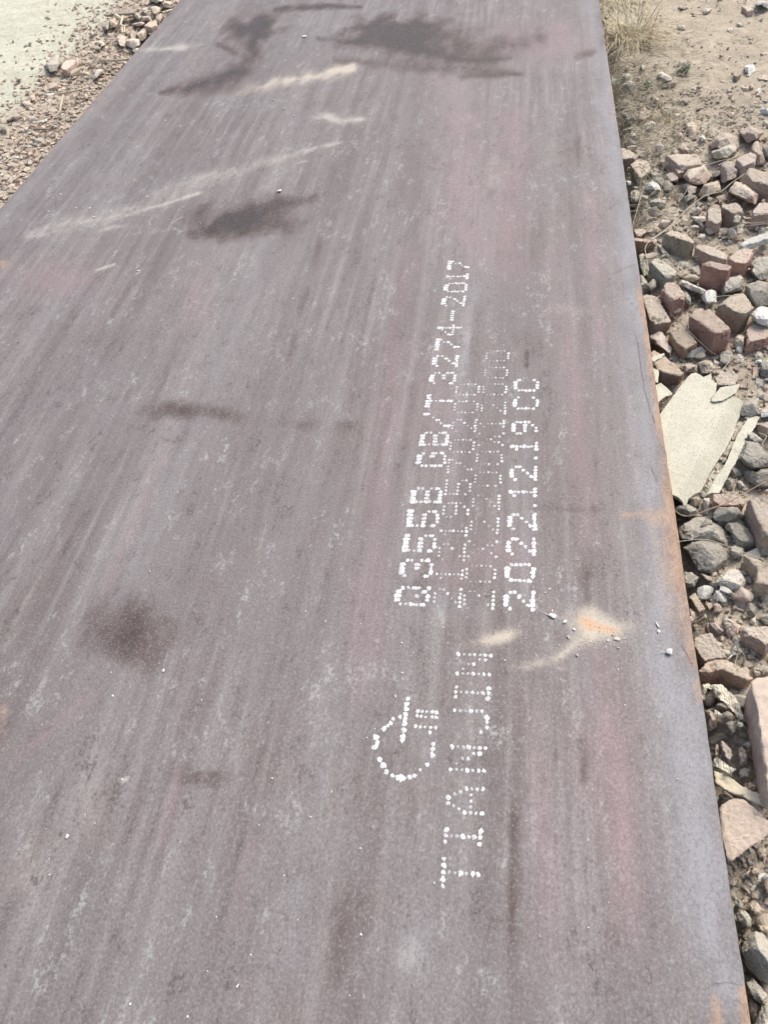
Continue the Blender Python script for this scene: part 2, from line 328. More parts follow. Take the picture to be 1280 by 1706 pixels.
BLUE = acc(stroke([(1012, 100, 16, .5), (1035, 300, 20, .8), (1058, 520, 24, .9), (1085, 800, 22, .7), (1110, 1080, 34, 1), (1150, 1300, 52, 1.1), (1175, 1450, 56, 1.1), (1200, 1640, 44, 1)], .95, 1.1), stroke([(985, 0, 20), (1020, 300, 14)], .5, 1.3), stroke([(940, 1000, 18), (1000, 1200, 14)], .3, 1.4), stroke([(790, 470, 10), (760, 720, 10)], .4), blob(590, 40, 100, 24, .3), blob(690, 1600, 30, 60, .5), blob(735, 1010, 50, 25, .4), stroke([(560, 1150, 14), (480, 1600, 22)], .35, 1.4), stroke([(880, 720, 8), (870, 1000, 10)], .35), stroke([(440, 400, 12), (330, 700, 14), (200, 1000, 18)], .3, 1.4))
def colattr(name, a, b, c):
    L = me.attributes.new(name, 'FLOAT_COLOR', 'POINT')
    L.data.foreach_set('color', np.stack([a, b, c, np.ones(len(PV))], 1).astype(np.float32).ravel())
colattr('soil_marks', DARK, DUST, CREAM); colattr('tint_marks', RUST, PINK, BLUE)
n = N('hot_rolled_steel'); co = n.coord()
sA = n.sep(n.attr('soil_marks').outputs['Vector']); tA = n.sep(n.attr('tint_marks').outputs['Vector'])
s1 = n.noise(n.coord((1, .035, 1)), 10, 4, .6, .1); s2 = n.noise(n.coord((1, .035, 1)), 36, 4, .6, .1); s3 = n.noise(n.coord((1, .10, 1)), 120, 2, .5)
blot = n.noise(co, 3.2, 5, .65); mid = n.noise(n.coord((1, .5, 1)), 46, 6, .75); mid2 = n.noise(n.coord((1, .35, 1)), 14, 5, .7)
fine = n.noise(n.coord((1, .8, 1)), 250, 4, .8); fine2 = n.noise(co, 130, 4, .75)
patchy = n.ramp(n.noise(n.coord((1, .5, 1)), 3.0, 3), .38, .62)
col = n.mix(n.ramp(s1, .34, .66), (.140, .119, .116), (.226, .208, .203))
col = n.mix(n.ramp(n.noise(n.coord((1, .05, 1)), 3.6, 3, .5), .42, .58, 0, .40), col, (.140, .121, .119))
col = n.mix(n.ramp(blot, .38, .62, 0, .5), col, (.176, .166, .168))
col = n.mix(n.math('MULTIPLY', n.ramp(s2, .47, .70, 0, .55), n.math('MULTIPLY_ADD', patchy, .8, .2)), col, (.275, .262, .260))
col = n.mix(n.math('MULTIPLY', n.ramp(s2, .50, .33, 0, .42), n.math('MULTIPLY_ADD', patchy, .8, .2)), col, (.108, .090, .090))
col = n.mix(n.ramp(s3, .56, .70, 0, .16), col, (.26, .25, .25))
# blotchy mill scale: darker skin with pale flakes, stronger in places
fl = n.math('MULTIPLY', n.ramp(mid, .49, .62), n.ramp(mid2, .48, .60))
col = n.mix(n.math('MULTIPLY', fl, n.ramp(fine2, .44, .54, .05, .8)), col, (.345, .358, .350))
dk_ = n.math('MULTIPLY', n.ramp(mid, .51, .40), n.ramp(mid2, .52, .40))
col = n.mix(n.math('MULTIPLY', dk_, n.ramp(fine2, .56, .46, .05, .85)), col, (.085, .073, .070))
def ragged(sock, k=.5, lo=.28, hi=.62, src=None):
    nn = src if src is not None else mid
    return n.ramp(n.math('ADD', sock, n.math('MULTIPLY', n.math('MULTIPLY_ADD', nn, 2., -1.), n.math('MULTIPLY', n.math('SQRT', sock), k))), lo, hi)
col = n.mix(n.math('MULTIPLY', tA[2], n.ramp(mid, .25, .6, .65, .9)), col, (.262, .270, .290))
col = n.mix(n.math('MULTIPLY', tA[1], n.ramp(mid, .25, .6, .6, .85)), col, (.264, .190, .204))
rr = n.math('MULTIPLY', n.ramp(n.math('ADD', tA[0], n.math('MULTIPLY_ADD', mid, 1.0, -.5)), .02, .85), .8)
rr = n.math('MULTIPLY', rr, n.ramp(tA[0], .04, .25))
col = n.mix(rr, col, n.mix(n.ramp(mid, .4, .6), (.30, .18, .10), (.40, .27, .18)))
dd = n.math('MULTIPLY', n.ramp(n.math('ADD', sA[0], n.math('ADD', n.math('MULTIPLY_ADD', fine2, .7, -.35), n.math('MULTIPLY_ADD', mid, 1.2, -.6))), .0, .74), n.ramp(sA[0], .03, .3, 0, .95))
col = n.mix(n.ramp(sA[0], .02, .7, 0, .42), col, (.115, .088, .088))
dd = n.math('MULTIPLY', dd, n.ramp(mid, .28, .52, .72, 1.))
col = n.mix(dd, col, n.mix(n.ramp(sA[0], .5, .95), (.072, .050, .046), (.028, .021, .020)))
dS = n.math('POWER', sA[1], .6); cS = n.math('POWER', sA[2], .65)
ds = n.math('MULTIPLY', n.ramp(n.math('ADD', dS, n.math('ADD', n.math('MULTIPLY_ADD', fine2, .8, -.4), n.math('MULTIPLY_ADD', mid, 1.2, -.6))), .05, .95), n.ramp(dS, .12, .95, 0, .72))
col = n.mix(ds, col, (.50, .487, .445))
cr = n.math('MULTIPLY', n.ramp(n.math('ADD', cS, n.math('ADD', n.math('MULTIPLY_ADD', fine2, .6, -.3), n.math('MULTIPLY_ADD', mid, .8, -.4))), .05, .8), n.ramp(cS, .12, .95, 0, .8))
col = n.mix(cr, col, n.mix(n.ramp(tA[0], .2, .75), (.56, .51, .41), (.60, .40, .25)))
# fine mottling of the rolled skin
col = n.mix(n.ramp(fine, .51, .64, 0, .46), col, (.082, .070, .068))
col = n.mix(n.ramp(fine, .48, .35, 0, .40), col, (.36, .352, .35))
nb = n.bump(fine, .0006); nb = n.bump(mid, .0012, .6, nb)
ro = n.math('MULTIPLY_ADD', s1, .2, .50); ro = n.math('ADD', ro, n.math('MULTIPLY', ds, .3))
m = n.done(col, ro, nb, .38)
me.materials.append(m)
me.polygons.foreach_set('use_smooth', [True] * len(me.polygons))
me.set_sharp_from_angle(angle=math.radians(25))
plate = bpy.data.objects.new('steel_plate', me); C.objects.link(plate)
tag(plate, 'long hot rolled steel plate with streaked grey purple mill scale and dotted white marking', 'steel plate')

# thin cracks in the mill scale at the plate's edge, a few hairlines: narrow dark grooves lying in the surface
def ribbon(pts, w, z):
    P = [at(*p, z) for p in pts]; vs, fs = [], []
    for i, p in enumerate(P):
        t = (P[min(i + 1, len(P) - 1)] - P[max(i - 1, 0)]).normalized(); s = Vector((-t.y, t.x, 0)) * w * (.4 + .8 * random.random())
        vs += [p + s, p - s]
    for i in range(len(P) - 1): fs.append((2 * i, 2 * i + 1, 2 * i + 3, 2 * i + 2))
    return vs, fs
def jag(pts, k=4, a=1.6):
    out = []
    for (x0, y0), (x1, y1) in zip(pts[:-1], pts[1:]):
        for i in range(k): out.append((x0 + (x1 - x0) * i / k + random.uniform(-a, a), y0 + (y1 - y0) * i / k + random.uniform(-a, a)))
    return out + [pts[-1]]
mcr = m_simple('scale_crack', (.17, .15, .14), (.23, .20, .18), .9)
for L_ in ([(1062, 440), (1040, 447), (1016, 458)], [(1061, 560), (1070, 610), (1075, 650), (1084, 680), (1092, 705)], [(1086, 778), (1094, 792), (1097, 802)], [(1172, 1650), (1195, 1638), (1215, 1635), (1232, 1642)], [(1138, 1075), (1150, 1098), (1155, 1108)]):
    vs, fs = ribbon(jag(L_), .0005, H + .0021)
    q = bpy.data.meshes.new('scale_crack'); q.from_pydata(vs, [], fs); q.materials.append(mcr)
    o = bpy.data.objects.new('scale_crack', q); C.objects.link(o); o.parent = plate

# ------------------------------------------------------------------ dotted paint marking
n = N('white_marking_paint'); co = n.coord()
tn = n.attr('tone').outputs['Fac']
col = n.mix(n.math('POWER', tn, 1.4), (.25, .24, .245), (.62, .64, .645))
col = n.mix(n.ramp(n.noise(co, 260, 4, .8), .50, .64, 0, .6), col, (.30, .30, .305))
m_paint = n.done(col, .6, n.bump(n.noise(co, 500, 2), .0004), .4)
F57 = {'Q': '01110 10001 10001 10001 10101 10010 01101', '3': '01110 10001 00001 00110 00001 10001 01110', '5': '11111 10000 10000 11110 00001 10001 01110',
 'B': '11110 10001 10001 11110 10001 10001 11110', 'G': '01110 10001 10000 10011 10001 10001 01110', '/': '00001 00001 00010 00100 01000 10000 10000', 'T': '11111 00100 00100 00100 00100 00100 00100',
 '2': '01110 10001 00001 00010 00100 01000 11111', '7': '11111 00001 00010 00010 00100 01000 01000', '4': '00010 00110 01010 10010 11111 00010 00010', '-': '00000 00000 00000 11111 00000 00000 00000',
 '0': '01110 10001 10001 10001 10001 10001 01110', '1': '00100 01100 00100 00100 00100 00100 01110', '9': '01110 10001 10001 01111 00001 00010 01100', 'X': '10001 01010 00100 00100 01010 01010 10001',
 '.': '00000 00000 00000 00000 00000 00000 00100', 'C': '01110 10001 10000 10000 10000 10001 01110', 'A': '01110 01010 10001 10001 11111 10001 10001', 'N': '10001 11001 10101 10101 10011 10011 10001',
 'I': '01110 00100 00100 00100 00100 00100 01110', 'J': '00001 00001 00001 00001 00001 10001 01110'}
F57['A'] = [[1.5, 2.5], [1, 3], [.6, 3.4], [0, 4], [0, 1, 2, 3, 4], [0, 4], [0, 4]]
F57['0'] = '00100 01010 10001 10001 10001 01010 00100'; F57['0'] = '01110 10001 10001 10001 10001 10001 01110'
def dots_mesh(name, dots, z=H + .0022):
    vs, fs, tones = [], [], []
    for (x, y, r, t) in dots:
        c = at(x, y, H); pz = plate_z(c.x, c.y)
        c = at(x, y, pz)
        e = (at(x + 1, y, pz) - c).length; rw = r * e      # r given in photo pixels across
        k = 9; b = len(vs); ph = random.random() * 6
        vs.append((c.x, c.y, pz + .0007))
        rr_ = [rw * random.uniform(.62, 1.16) for _ in range(k)]
        for i in range(k):
            a = ph + i * 2 * math.pi / k; vs.append((c.x + rr_[i] * math.cos(a) * .94, c.y + rr_[i] * math.sin(a) * 1.04, pz + .0003))
        for i in range(k): fs.append((b, b + 1 + i, b + 1 + (i + 1) % k))
        tones += [t] * (k + 1)
    q = bpy.data.meshes.new(name); q.from_pydata(vs, [], fs); a = q.attributes.new('tone', 'FLOAT', 'POINT'); a.data.foreach_set('value', tones)
    q.materials.append(m_paint); o = bpy.data.objects.new(name, q); C.objects.link(o); o.parent = plate
    return o
def char(ch, xl, xr, yc, R, T, pk=2.45e-6, slope=.02, dbl=()):
    d = []
    pitch = pk * (yc + 690) ** 2
    G = F57[ch] if isinstance(F57[ch], list) else [[c for c, b in enumerate(row) if b == '1'] for row in F57[ch].split()]
    for r, row in enumerate(G):
        x = xl + (xr - xl) * r / 6.
        for c in row:
            if random.random() > (.0 if T[r] > .5 else .08):
                dy = -(c - 2) * pitch; yy = yc + dy + slope * (x - (xl + xr) / 2)
                xx = x - dy * (915 - x) / (yc + 690) * 1.0
                d.append((xx + random.uniform(-.5, .5), yy + random.uniform(-.4, .4), R[r] * random.uniform(.85, 1.2), min(1, max(0, T[r] + random.uniform(-.16, .14)))))
                for q in dbl:
                    if r == q[0]: d.append((xx + q[1], yy + random.uniform(-.4, .4), R[r] * .95, T[r]))
    o = dots_mesh('dotted_letter' if ch.isalpha() else 'dotted_digit' if ch.isdigit() else 'dotted_sign', d)
    return o
def row(seq, xfun, R, T, slope, dbl=(), sc=True, names=''):
    for ch, y in seq:
        xl, xr = xfun(y); k = (y + 690) / 1690. if sc else 1
        o = char(ch, xl, xr, y, [q * k * .93 for q in R], T, slope=slope(y), dbl=[(a, b * k) for a, b in dbl])
        o['label'] = 'white dotted %s on the steel plate, %s' % (ch if ch.isalnum() else {'/': 'slash', '-': 'dash', '.': 'full stop'}[ch], names)
sl_ = lambda y: .00007 * (y - 745) + .005
def lin(y0, a0, y1, a1): return lambda y: a0 + (a1 - a0) * (y - y0) / (y1 - y0)
la, ra = lin(993, 661, 442, 748), lin(993, 713, 442, 781)
row([('Q', 993), ('3', 947), ('5', 905), ('5', 864), ('B', 825), ('G', 765.6), ('B', 731), ('/', 700), ('T', 668), ('3', 630), ('2', 601.6), ('7', 574), ('4', 550), ('-', 526), ('2', 502), ('0', 479), ('1', 460.6), ('7', 442)],
    lambda y: (la(y), ra(y)), [5.0, 4.2, 3.9, 4.4, 4.3, 4.7, 5.0], [.95, .8, .75, .85, .8, .9, .95], sl_, dbl=[(0, 4.), (5, 3.6), (3, 3.5)], names='in the boldest row')
lb, rb = lin(996, 724, 649, 761), lin(996, 767, 649, 798)
row([('2', 996), ('1', 957), ('2', 920), ('1', 885), ('9', 850), ('5', 812), ('7', 777), ('0', 743), ('2', 709), ('0', 678), ('0', 649)],
    lambda y: (lb(y), rb(y)), [3.2, 2.6, 3.0, 3.5, 2.4, 3.0, 3.6], [.75, .5, .6, .85, .5, .8, .85], sl_, names='in the small row beside the boldest')
lc, rc = lin(1000, 774, 593, 811), lin(1000, 822, 593, 847)
row([('2', 1000), ('0', 956), ('X', 915), ('2', 876), ('2', 837), ('0', 798), ('0', 763), ('X', 732), ('1', 706), ('2', 680), ('0', 649), ('0', 621), ('0', 593)],
    lambda y: (lc(y), rc(y)), [3.0, 2.2, 2.2, 3.2, 2.4, 3.0, 3.7], [.7, .3, .25, .75, .5, .7, .9], sl_, names='in the faint row next to the date')
ld, rd = lin(1001, 843, 642, 859), lin(1001, 888, 642, 896)
row([('2', 1001), ('0', 954), ('2', 911), ('2', 869.6), ('.', 842), ('1', 820), ('2', 788.6), ('.', 763.6), ('1', 744), ('9', 713), ('C', 671.6), ('C', 642)],
    lambda y: (ld(y), rd(y)), [5.5, 4.7, 4.4, 4.9, 4.6, 4.7, 5.1], [1, .85, .85, .95, .85, .9, 1], sl_, dbl=[(0, 1.5)], names='in the date row')
lt, rt = lin(1455, 739, 1107, 763.5), lin(1455, 797, 1107, 817)
sz = lambda y: .045
row([('T', 1455), ('I', 1394), ('A', 1334), ('N', 1264), ('J', 1202), ('I', 1154), ('N', 1107)], lambda y: (lt(y), rt(y)), [3.8, 2.9, 3.1, 4.2, 3.0, 3.8, 4.2], [.9, .55, .6, .95, .7, .9, .95], lambda y: .04 + .00006 * (y - 1107), names='in the widely spaced row of capitals')
logo = [(360,578,22),(352,612,20),(350,645,20),(345,680,20),(340,712,20),(337,745,22),(333,785,22),(325,830,24),(322,852,22),(308,698,17),(262,712,15),(245,738,17),(225,755,14),(200,775,22),(147,835,28),(152,868,20),(140,900,27),(172,983,24),(198,1022,27),(215,1066,20),(255,1088,18),(290,1105,20),(322,1106,30),(372,1100,20),(405,1090,18),(442,1050,14),(488,1018,18),(522,950,21),(525,912,20),(528,880,20),(507,802,15),(425,658,16),(455,662,16),(484,662,10),(522,664,18),(550,670,18),(420,692,14),(448,695,15),(478,698,10),(520,698,17),(548,702,17),(410,760,15),(442,765,15),(472,765,10),(512,768,15),(545,770,16)]
o = dots_mesh('dotted_emblem', [(590 + x / 4, 1020 + y / 4, r / 4, random.uniform(.8, 1)) for x, y, r in logo])
o['label'] = 'white dotted open ring with a rod and short bars'

# ------------------------------------------------------------------ rubble: solid pieces from the outline of their upper face
PENDING = []
def piece(name, cat, label, k, poly, z, depth, mat, tilt=(0, 0), rough=.0, dome=0., group=None, taper=.96, chip=1.):
    pts = [zpx(k, p) for p in poly]; cx = sum(p[0] for p in pts) / len(pts); cy = sum(p[1] for p in pts) / len(pts)
    P = [at(p[0], p[1], z + tilt[0] * (p[0] - cx) * .01 + tilt[1] * (p[1] - cy) * .01) for p in pts]
    c = sum(P, Vector()) / len(P)
    nrm = Vector()
    for i in range(len(P)): nrm += (P[i] - c).cross(P[(i + 1) % len(P)] - c)
    nrm.normalize()
    if nrm.z < 0: nrm = -nrm; P = P[::-1]
    size = max((a - b).length for a in P for b in P)
    if rough == 0: depth *= .62
    c0 = Vector((c.x, c.y, c.z - depth)); bm = bmesh.new()
    rk = rough > 0
    if rk:      # a weathered stone: narrower crown, widest a little below it, narrower foot
        def rg_(f, dz): return [at(cx + (p[0] - cx) * f, cy + (p[1] - cy) * f, z - dz + tilt[1] * (p[1] - cy) * .01) for p in pts]
        rings = [rg_(.74, 0), rg_(1.0, depth * .30), rg_(.97, depth * .6), rg_(.7, depth)]
        nrm = Vector((0, 0, 1))
    else:
        rings = [P, [c + (p - c) * taper - nrm * depth for p in P]]
    vr = [[bm.verts.new(p - c0) for p in r] for r in rings]
    tc = bm.verts.new(c + nrm * dome * size - c0); bc = bm.verts.new(c - nrm * depth - c0); L = len(P)
    for i in range(L):
        j = (i + 1) % L
        bm.faces.new((tc, vr[0][i], vr[0][j])); bm.faces.new((bc, vr[-1][j], vr[-1][i]))
        for a, b in zip(vr[:-1], vr[1:]): bm.faces.new((a[i], b[i], b[j], a[j]))
    me_ = bpy.data.meshes.new(name); bm.to_mesh(me_); bm.free()
    o = bpy.data.objects.new(name, me_); C.objects.link(o); o.location = c0
    tag(o, label, cat, group)
    md = o.modifiers.new('r', 'REMESH'); md.mode = 'VOXEL'; md.voxel_size = min(.006, max(.0014, max(size, depth) / 38))
    PENDING.append((o, M[mat], rough, size, chip))
    return o

def finish():
    dg = bpy.context.evaluated_depsgraph_get()
    for o, mat, rough, size, chip in PENDING:
        q = bpy.data.meshes.new_from_object(o.evaluated_get(dg)); old = o.data
        o.modifiers.clear(); o.data = q; q.name = o.name; bpy.data.meshes.remove(old)
        nv = len(q.vertices); co_ = np.empty(nv * 3, np.float32); no_ = np.empty(nv * 3, np.float32)
        q.vertices.foreach_get('co', co_); q.vertex_normals.foreach_get('vector', no_)
        co_ = co_.reshape(-1, 3); no_ = no_.reshape(-1, 3)
        ce = co_.mean(0); rel = co_ - ce
        for k_ in range(9 if rough else 6):       # split faces and knocked-off corners
            nn = RNG.normal(size=3); nn[2] = abs(nn[2]) * (.8 if rough else 1.); nn /= np.linalg.norm(nn)
            if not rough and max(abs(nn)) > .86: continue
            h = (rel @ nn); lim = h.max() * (RNG.uniform(.70, .90) if rough else RNG.uniform(.84, .96) if size < .15 else RNG.uniform(.93, .99))
            ex = np.maximum(0, h - lim); rel = rel - nn * ex[:, None] * .92
        co_ = (rel + ce).astype(np.float32)
        sd_ = random.random() * 50; d = np.empty(nv); f1 = 9. / max(size, .02) * .5
        amp = (.020 * rough + .009 + (.004 if size > .15 and not rough else 0)) * size
        for i in range(nv):
            p = Vector((float(co_[i, 0]) + sd_, float(co_[i, 1]), float(co_[i, 2])))
            a = noise.noise(p * f1); b = noise.noise(p * f1 * 3.1); c_ = noise.noise(p * 190.)
            d[i] = amp * (a * 1.3 + b * .8) + .0020 * c_ + .0014 * noise.noise(p * 410.) - chip * max(0, a + b * .7 - .40) * .014 * min(1, size / .12)
        co_ += no_ * d[:, None]
        q.vertices.foreach_set('co', co_.ravel())
        q.polygons.foreach_set('use_smooth', [True] * len(q.polygons)); q.materials.clear(); q.materials.append(mat); q.update()

BR, RK = 'broken_brick', 'rubble_stone'
def brick(k, poly, z, d, mat, label, tilt=(0, 0), **kw): return piece(BR, 'brick', label, k, poly, z, d, mat, tilt, **kw)
def rock(k, poly, z, d, mat, label, tilt=(0, 0), rough=1., **kw):
    kw.setdefault('dome', .06); return piece(RK, 'stone', label, k, poly, z, d, mat, tilt, rough, **kw)

# --- brick heap beside the plate (middle distance)
brick('3', [(165, 226), (285, 236), (352, 250), (362, 262), (290, 262), (165, 250)], .115, .085, 'orange', 'reddish brick end poking out beside the plate where the brick heap begins')
brick('3', [(418, 190), (475, 166), (545, 172), (690, 240), (650, 266), (530, 225)], .150, .115, 'brown', 'brown brick standing on its long edge at the top of the heap', tilt=(0, 0))
brick('3', [(690, 268), (770, 278), (955, 365), (945, 408), (820, 375), (690, 310)], .135, .07, 'dusty', 'dusty brick butted against the standing brown brick')
brick('3', [(738, 432), (795, 408), (890, 425), (990, 462), (960, 492), (890, 492)], .165, .11, 'red', 'bright red half brick with a pale dusty top in the middle of the heap')
brick('3', [(950, 400), (1040, 320), (1180, 310), (1140, 400), (1110, 440), (1000, 428)], .135, .09, 'red', 'sand covered red brick behind the bright red half brick')
rock('3', [(1130, 440), (1190, 395), (1330, 360), (1340, 570), (1220, 575), (1140, 510)], .13, .10, 'grey', 'big rounded sandy concrete lump behind the red bricks')
rock('3', [(370, 275), (410, 290), (490, 400), (500, 442), (460, 420), (400, 335)], .115, .05, 'green', 'narrow curved mortar piece behind the grey sided brick', rough=.5)
brick('3', [(305, 412), (390, 393), (540, 500), (520, 540), (440, 548)], .135, .10, 'green', 'grey green brick with a flat pale top close to the plate')
rock('3', [(225, 372), (260, 357), (285, 400), (310, 530), (270, 545), (225, 480)], .112, .07, 'green', 'mossy mortar lump squeezed between plate and grey green brick')
rock('3', [(228, 548), (248, 530), (285, 580), (312, 660), (262, 705), (238, 640)], .112, .07, 'pale', 'pale pointed stone touching the rusty edge of the plate')
rock('3', [(540, 542), (600, 508), (660, 525), (722, 565), (720, 602), (600, 570)], .115, .05, 'brown', 'flat brownish stone in front of the bright red half brick', rough=.6)
rock('3', [(530, 577), (560, 568), (690, 620), (780, 665), (750, 692), (640, 655), (545, 602)], .135, .035, 'pale', 'long thin mortar strip lying across a dark gap', rough=.6)
rock('3', [(510, 462), (560, 415), (650, 430), (640, 490), (560, 502)], .11, .06, 'green', 'small mortar lump behind the thin mortar strip')
rock('3', [(650, 460), (715, 455), (732, 530), (692, 545), (650, 505)], .115, .06, 'grey', 'small rounded grey lump against the bright red half brick')
brick('3', [(408, 640), (450, 590), (522, 590), (612, 690), (600, 712), (495, 742)], .150, .105, 'red', 'upright brick with mortar capped top and scraped orange end', tilt=(0, .0))
brick('3', [(250, 698), (322, 672), (400, 740), (450, 840), (495, 915), (325, 945), (290, 830)], .122, .06, 'dusty', 'brick with rough yellowish mortar leaning beside the plate', tilt=(.0, -.02), chip=1.8)
rock('3', [(562, 622), (592, 615), (648, 720), (650, 782), (622, 772)], .13, .08, 'grey', 'thin grey slab wedged behind the mortar capped brick', rough=.4)
rock('3', [(735, 690), (800, 655), (862, 665), (860, 760), (790, 772), (740, 735)], .14, .04, 'white', 'lumpy white plaster crumb on the heap')
rock('3', [(905, 600), (950, 542), (1060, 535), (1102, 600), (1070, 660), (900, 692)], .14, .08, 'grey', 'round grey concrete lump between two brown bricks')
brick('3', [(880, 742), (970, 690), (1090, 680), (1168, 800), (1100, 850), (1010, 832)], .160, .13, 'brown', 'large brown brick tipped steeply with a dusty ridge', tilt=(-.01, -.02))
rock('3', [(1100, 620), (1200, 580), (1330, 600), (1330, 780), (1190, 790), (1120, 700)], .14, .09, 'grey', 'broad grey concrete chunk with ridged face')
brick('3', [(635, 862), (700, 797), (812, 812), (990, 980), (975, 1000), (848, 1010)], .160, .115, 'red', 'largest red brick lying lengthwise with a broken near end', chip=1.4)
rock('3', [(1138, 862), (1200, 790), (1330, 770), (1330, 960), (1205, 935)], .15, .05, 'white', 'bright white plaster chunk on top of the bricks')
brick('3', [(1105, 985), (1160, 925), (1330, 950), (1310, 1040), (1115, 1085)], .125, .08, 'red', 'crumbling red brick under the white plaster chunk', chip=2)
brick('3', [(470, 990), (560, 912), (640, 1000), (712, 1092), (602, 1142), (530, 1085)], .125, .06, 'orange', 'three cornered orange red brick shard with granular face', chip=1.8, tilt=(0, -.015))
rock('3', [(300, 1030), (360, 968), (420, 1010), (530, 1190), (515, 1210), (430, 1150), (300, 1062)], .113, .06, 'mauve', 'long dark pitted slab close to the rusty plate edge', rough=.4, dome=.0)
brick('3', [(315, 1128), (400, 1160), (600, 1330), (560, 1360), (395, 1325), (325, 1240)], .115, .075, 'orange', 'brown orange brick beside the plate above the cream panel')
rock('3', [(1005, 1060), (1050, 1005), (1102, 1030), (1080, 1130), (1012, 1130)], .115, .05, 'green', 'smooth greenish pebble in front of the large brown brick', rough=.4)
rock('3', [(605, 1190), (650, 1132), (740, 1118), (782, 1160), (720, 1202), (620, 1212)], .115, .05, 'pale', 'flat pale stone in front of the orange shard', rough=.6)
rock('3', [(595, 1270), (640, 1252), (708, 1270), (700, 1335), (600, 1335)], .11, .05, 'brown', 'blocky brown stone behind the torn cream panel')
rock('3', [(710, 1250), (790, 1222), (858, 1250), (850, 1345), (740, 1340)], .115, .05, 'brown', 'rounded brown lump touching the torn top of the cream panel')
brick('3', [(848, 1370), (900, 1325), (1000, 1322), (1050, 1375), (1010, 1435), (870, 1432)], .115, .05, 'dusty', 'pinkish crumbling brick end behind the cream panel', chip=1.8)
rock('3', [(1150, 1430), (1180, 1375), (1250, 1375), (1250, 1450), (1190, 1475)], .10, .04, 'pale', 'pale stone beyond the pinkish brick end')
rock('3', [(1215, 1260), (1250, 1215), (1330, 1205), (1330, 1395), (1225, 1370)], .115, .06, 'grey', 'speckled grey lump with rounded top near the white string')
rock('3', [(880, 1190), (910, 1148), (980, 1145), (1000, 1210), (960, 1270), (890, 1262)], .11, .05, 'grey', 'grey pebble where thin stalks meet')
rock('3', [(1010, 1200), (1050, 1180), (1095, 1200), (1080, 1260), (1020, 1250)], .10, .04, 'pale', 'small dull stone under the white string')
rock('3', [(1160, 1180), (1200, 1155), (1240, 1175), (1235, 1260), (1180, 1265)], .10, .04, 'green', 'small greenish stone beside the speckled grey lump')
brick('3', [(1160, 1290), (1190, 1270), (1215, 1300), (1205, 1370), (1160, 1360)], .095, .03, 'red', 'small dull red brick bit among grey stones')
piece('plaster_slab', 'slab', 'long pale plaster slab resting on the heap by the moss', '3', [(1035, 290), (1100, 240), (1270, 178), (1330, 170), (1330, 215), (1130, 282), (1060, 312)], .14, .03, 'white')
rock('3', [(180, 165), (260, 150), (290, 180), (240, 230), (180, 215)], .10, .04, 'dusty', 'crumbly lump against the plate just above the reddish brick end')
rock('3', [(285, 180), (330, 150), (350, 185), (330, 225), (290, 220)], .10, .03, 'dusty', 'little square lump beside a curved stalk')
rock('3', [(550, 90), (590, 65), (630, 80), (620, 130), (565, 132)], .105, .03, 'tan', 'round sandy lump on the loose dirt')
rock('3', [(650, 55), (770, 52), (790, 85), (700, 100)], .12, .03, 'pale', 'flat pale flake on loose dirt beyond the standing brick', rough=.4)

# --- farther rubble
brick('U', [(20, 225), (120, 262), (172, 300), (150, 322), (40, 332)], .115, .08, 'dusty', 'sandy brick touching the plate at the start of the rubble')
brick('U', [(105, 375), (190, 320), (262, 350), (292, 430), (190, 500)], .125, .06, 'brown', 'brown brick face tilted towards the plate', tilt=(0, -.03))
rock('U', [(213, 582), (295, 514), (352, 552), (378, 598), (262, 592)], .125, .03, 'white', 'bright white wedge shaped stone near the plate', rough=.3)
rock('U', [(60, 520), (112, 520), (112, 555), (65, 560)], .115, .03, 'white', 'small white chip touching the plate edge', rough=.4)
rock('U', [(262, 705), (340, 658), (430, 695), (400, 745), (300, 738)], .115, .03, 'green', 'flat greenish grey stone below the white wedge', rough=.4)
rock('U', [(560, 480), (600, 408), (740, 383), (802, 500), (740, 547), (620, 547)], .155, .09, 'dusty', 'smooth pinkish boulder in the far rubble', rough=.6)
brick('U', [(400, 288), (680, 288), (722, 375), (640, 385), (540, 400), (480, 350)], .145, .07, 'dusty', 'flat dusty brick lying behind the smooth pinkish boulder')
brick('U', [(485, 412), (560, 408), (570, 440), (520, 452)], .13, .03, 'red', 'bright red brick crumb beside the flat dusty brick')
rock('U', [(800, 455), (868, 438), (888, 470), (818, 482)], .145, .04, 'dark', 'dark green block wedged between boulders', rough=.3)
rock('U', [(882, 382), (960, 338), (1036, 432), (1000, 500), (880, 542)], .155, .09, 'mauve', 'mauve grey stone behind the dark green block', rough=.6)
brick('U', [(1008, 330), (1140, 265), (1187, 280), (1182, 350), (1070, 392)], .16, .10, 'mauve', 'flat topped mauve brick beyond the pale stick')
rock('U', [(770, 232), (830, 150), (930, 98), (1090, 170), (1022, 242), (890, 242)], .15, .09, 'dusty', 'broad sand coloured boulder at the far side of the rubble', rough=.7)
rock('U', [(800, 270), (900, 205), (1015, 205), (1010, 270), (940, 320), (830, 330)], .15, .06, 'green', 'layered dark grey stone leaning on the sand coloured boulder')
rock('U', [(1038, 100), (1130, 50), (1242, 108), (1192, 162), (1110, 192)], .15, .09, 'dusty', 'pinkish boulder where rubble meets bare dirt', rough=.7)
rock('U', [(1130, 232), (1190, 168), (1245, 280), (1252, 372), (1192, 382)], .15, .08, 'dusty', 'narrow rough boulder beside the flat topped mauve brick', rough=.7)
brick('U', [(1085, 440), (1110, 400), (1250, 420), (1330, 500), (1330, 560), (1150, 522)], .165, .11, 'dusty', 'big dusty brick with shaded near side', chip=1.5)
rock('U', [(942, 612), (1000, 530), (1090, 540), (1205, 640), (1182, 722), (1100, 692)], .155, .09, 'dusty', 'pink brown boulder with flaky top', rough=.8)
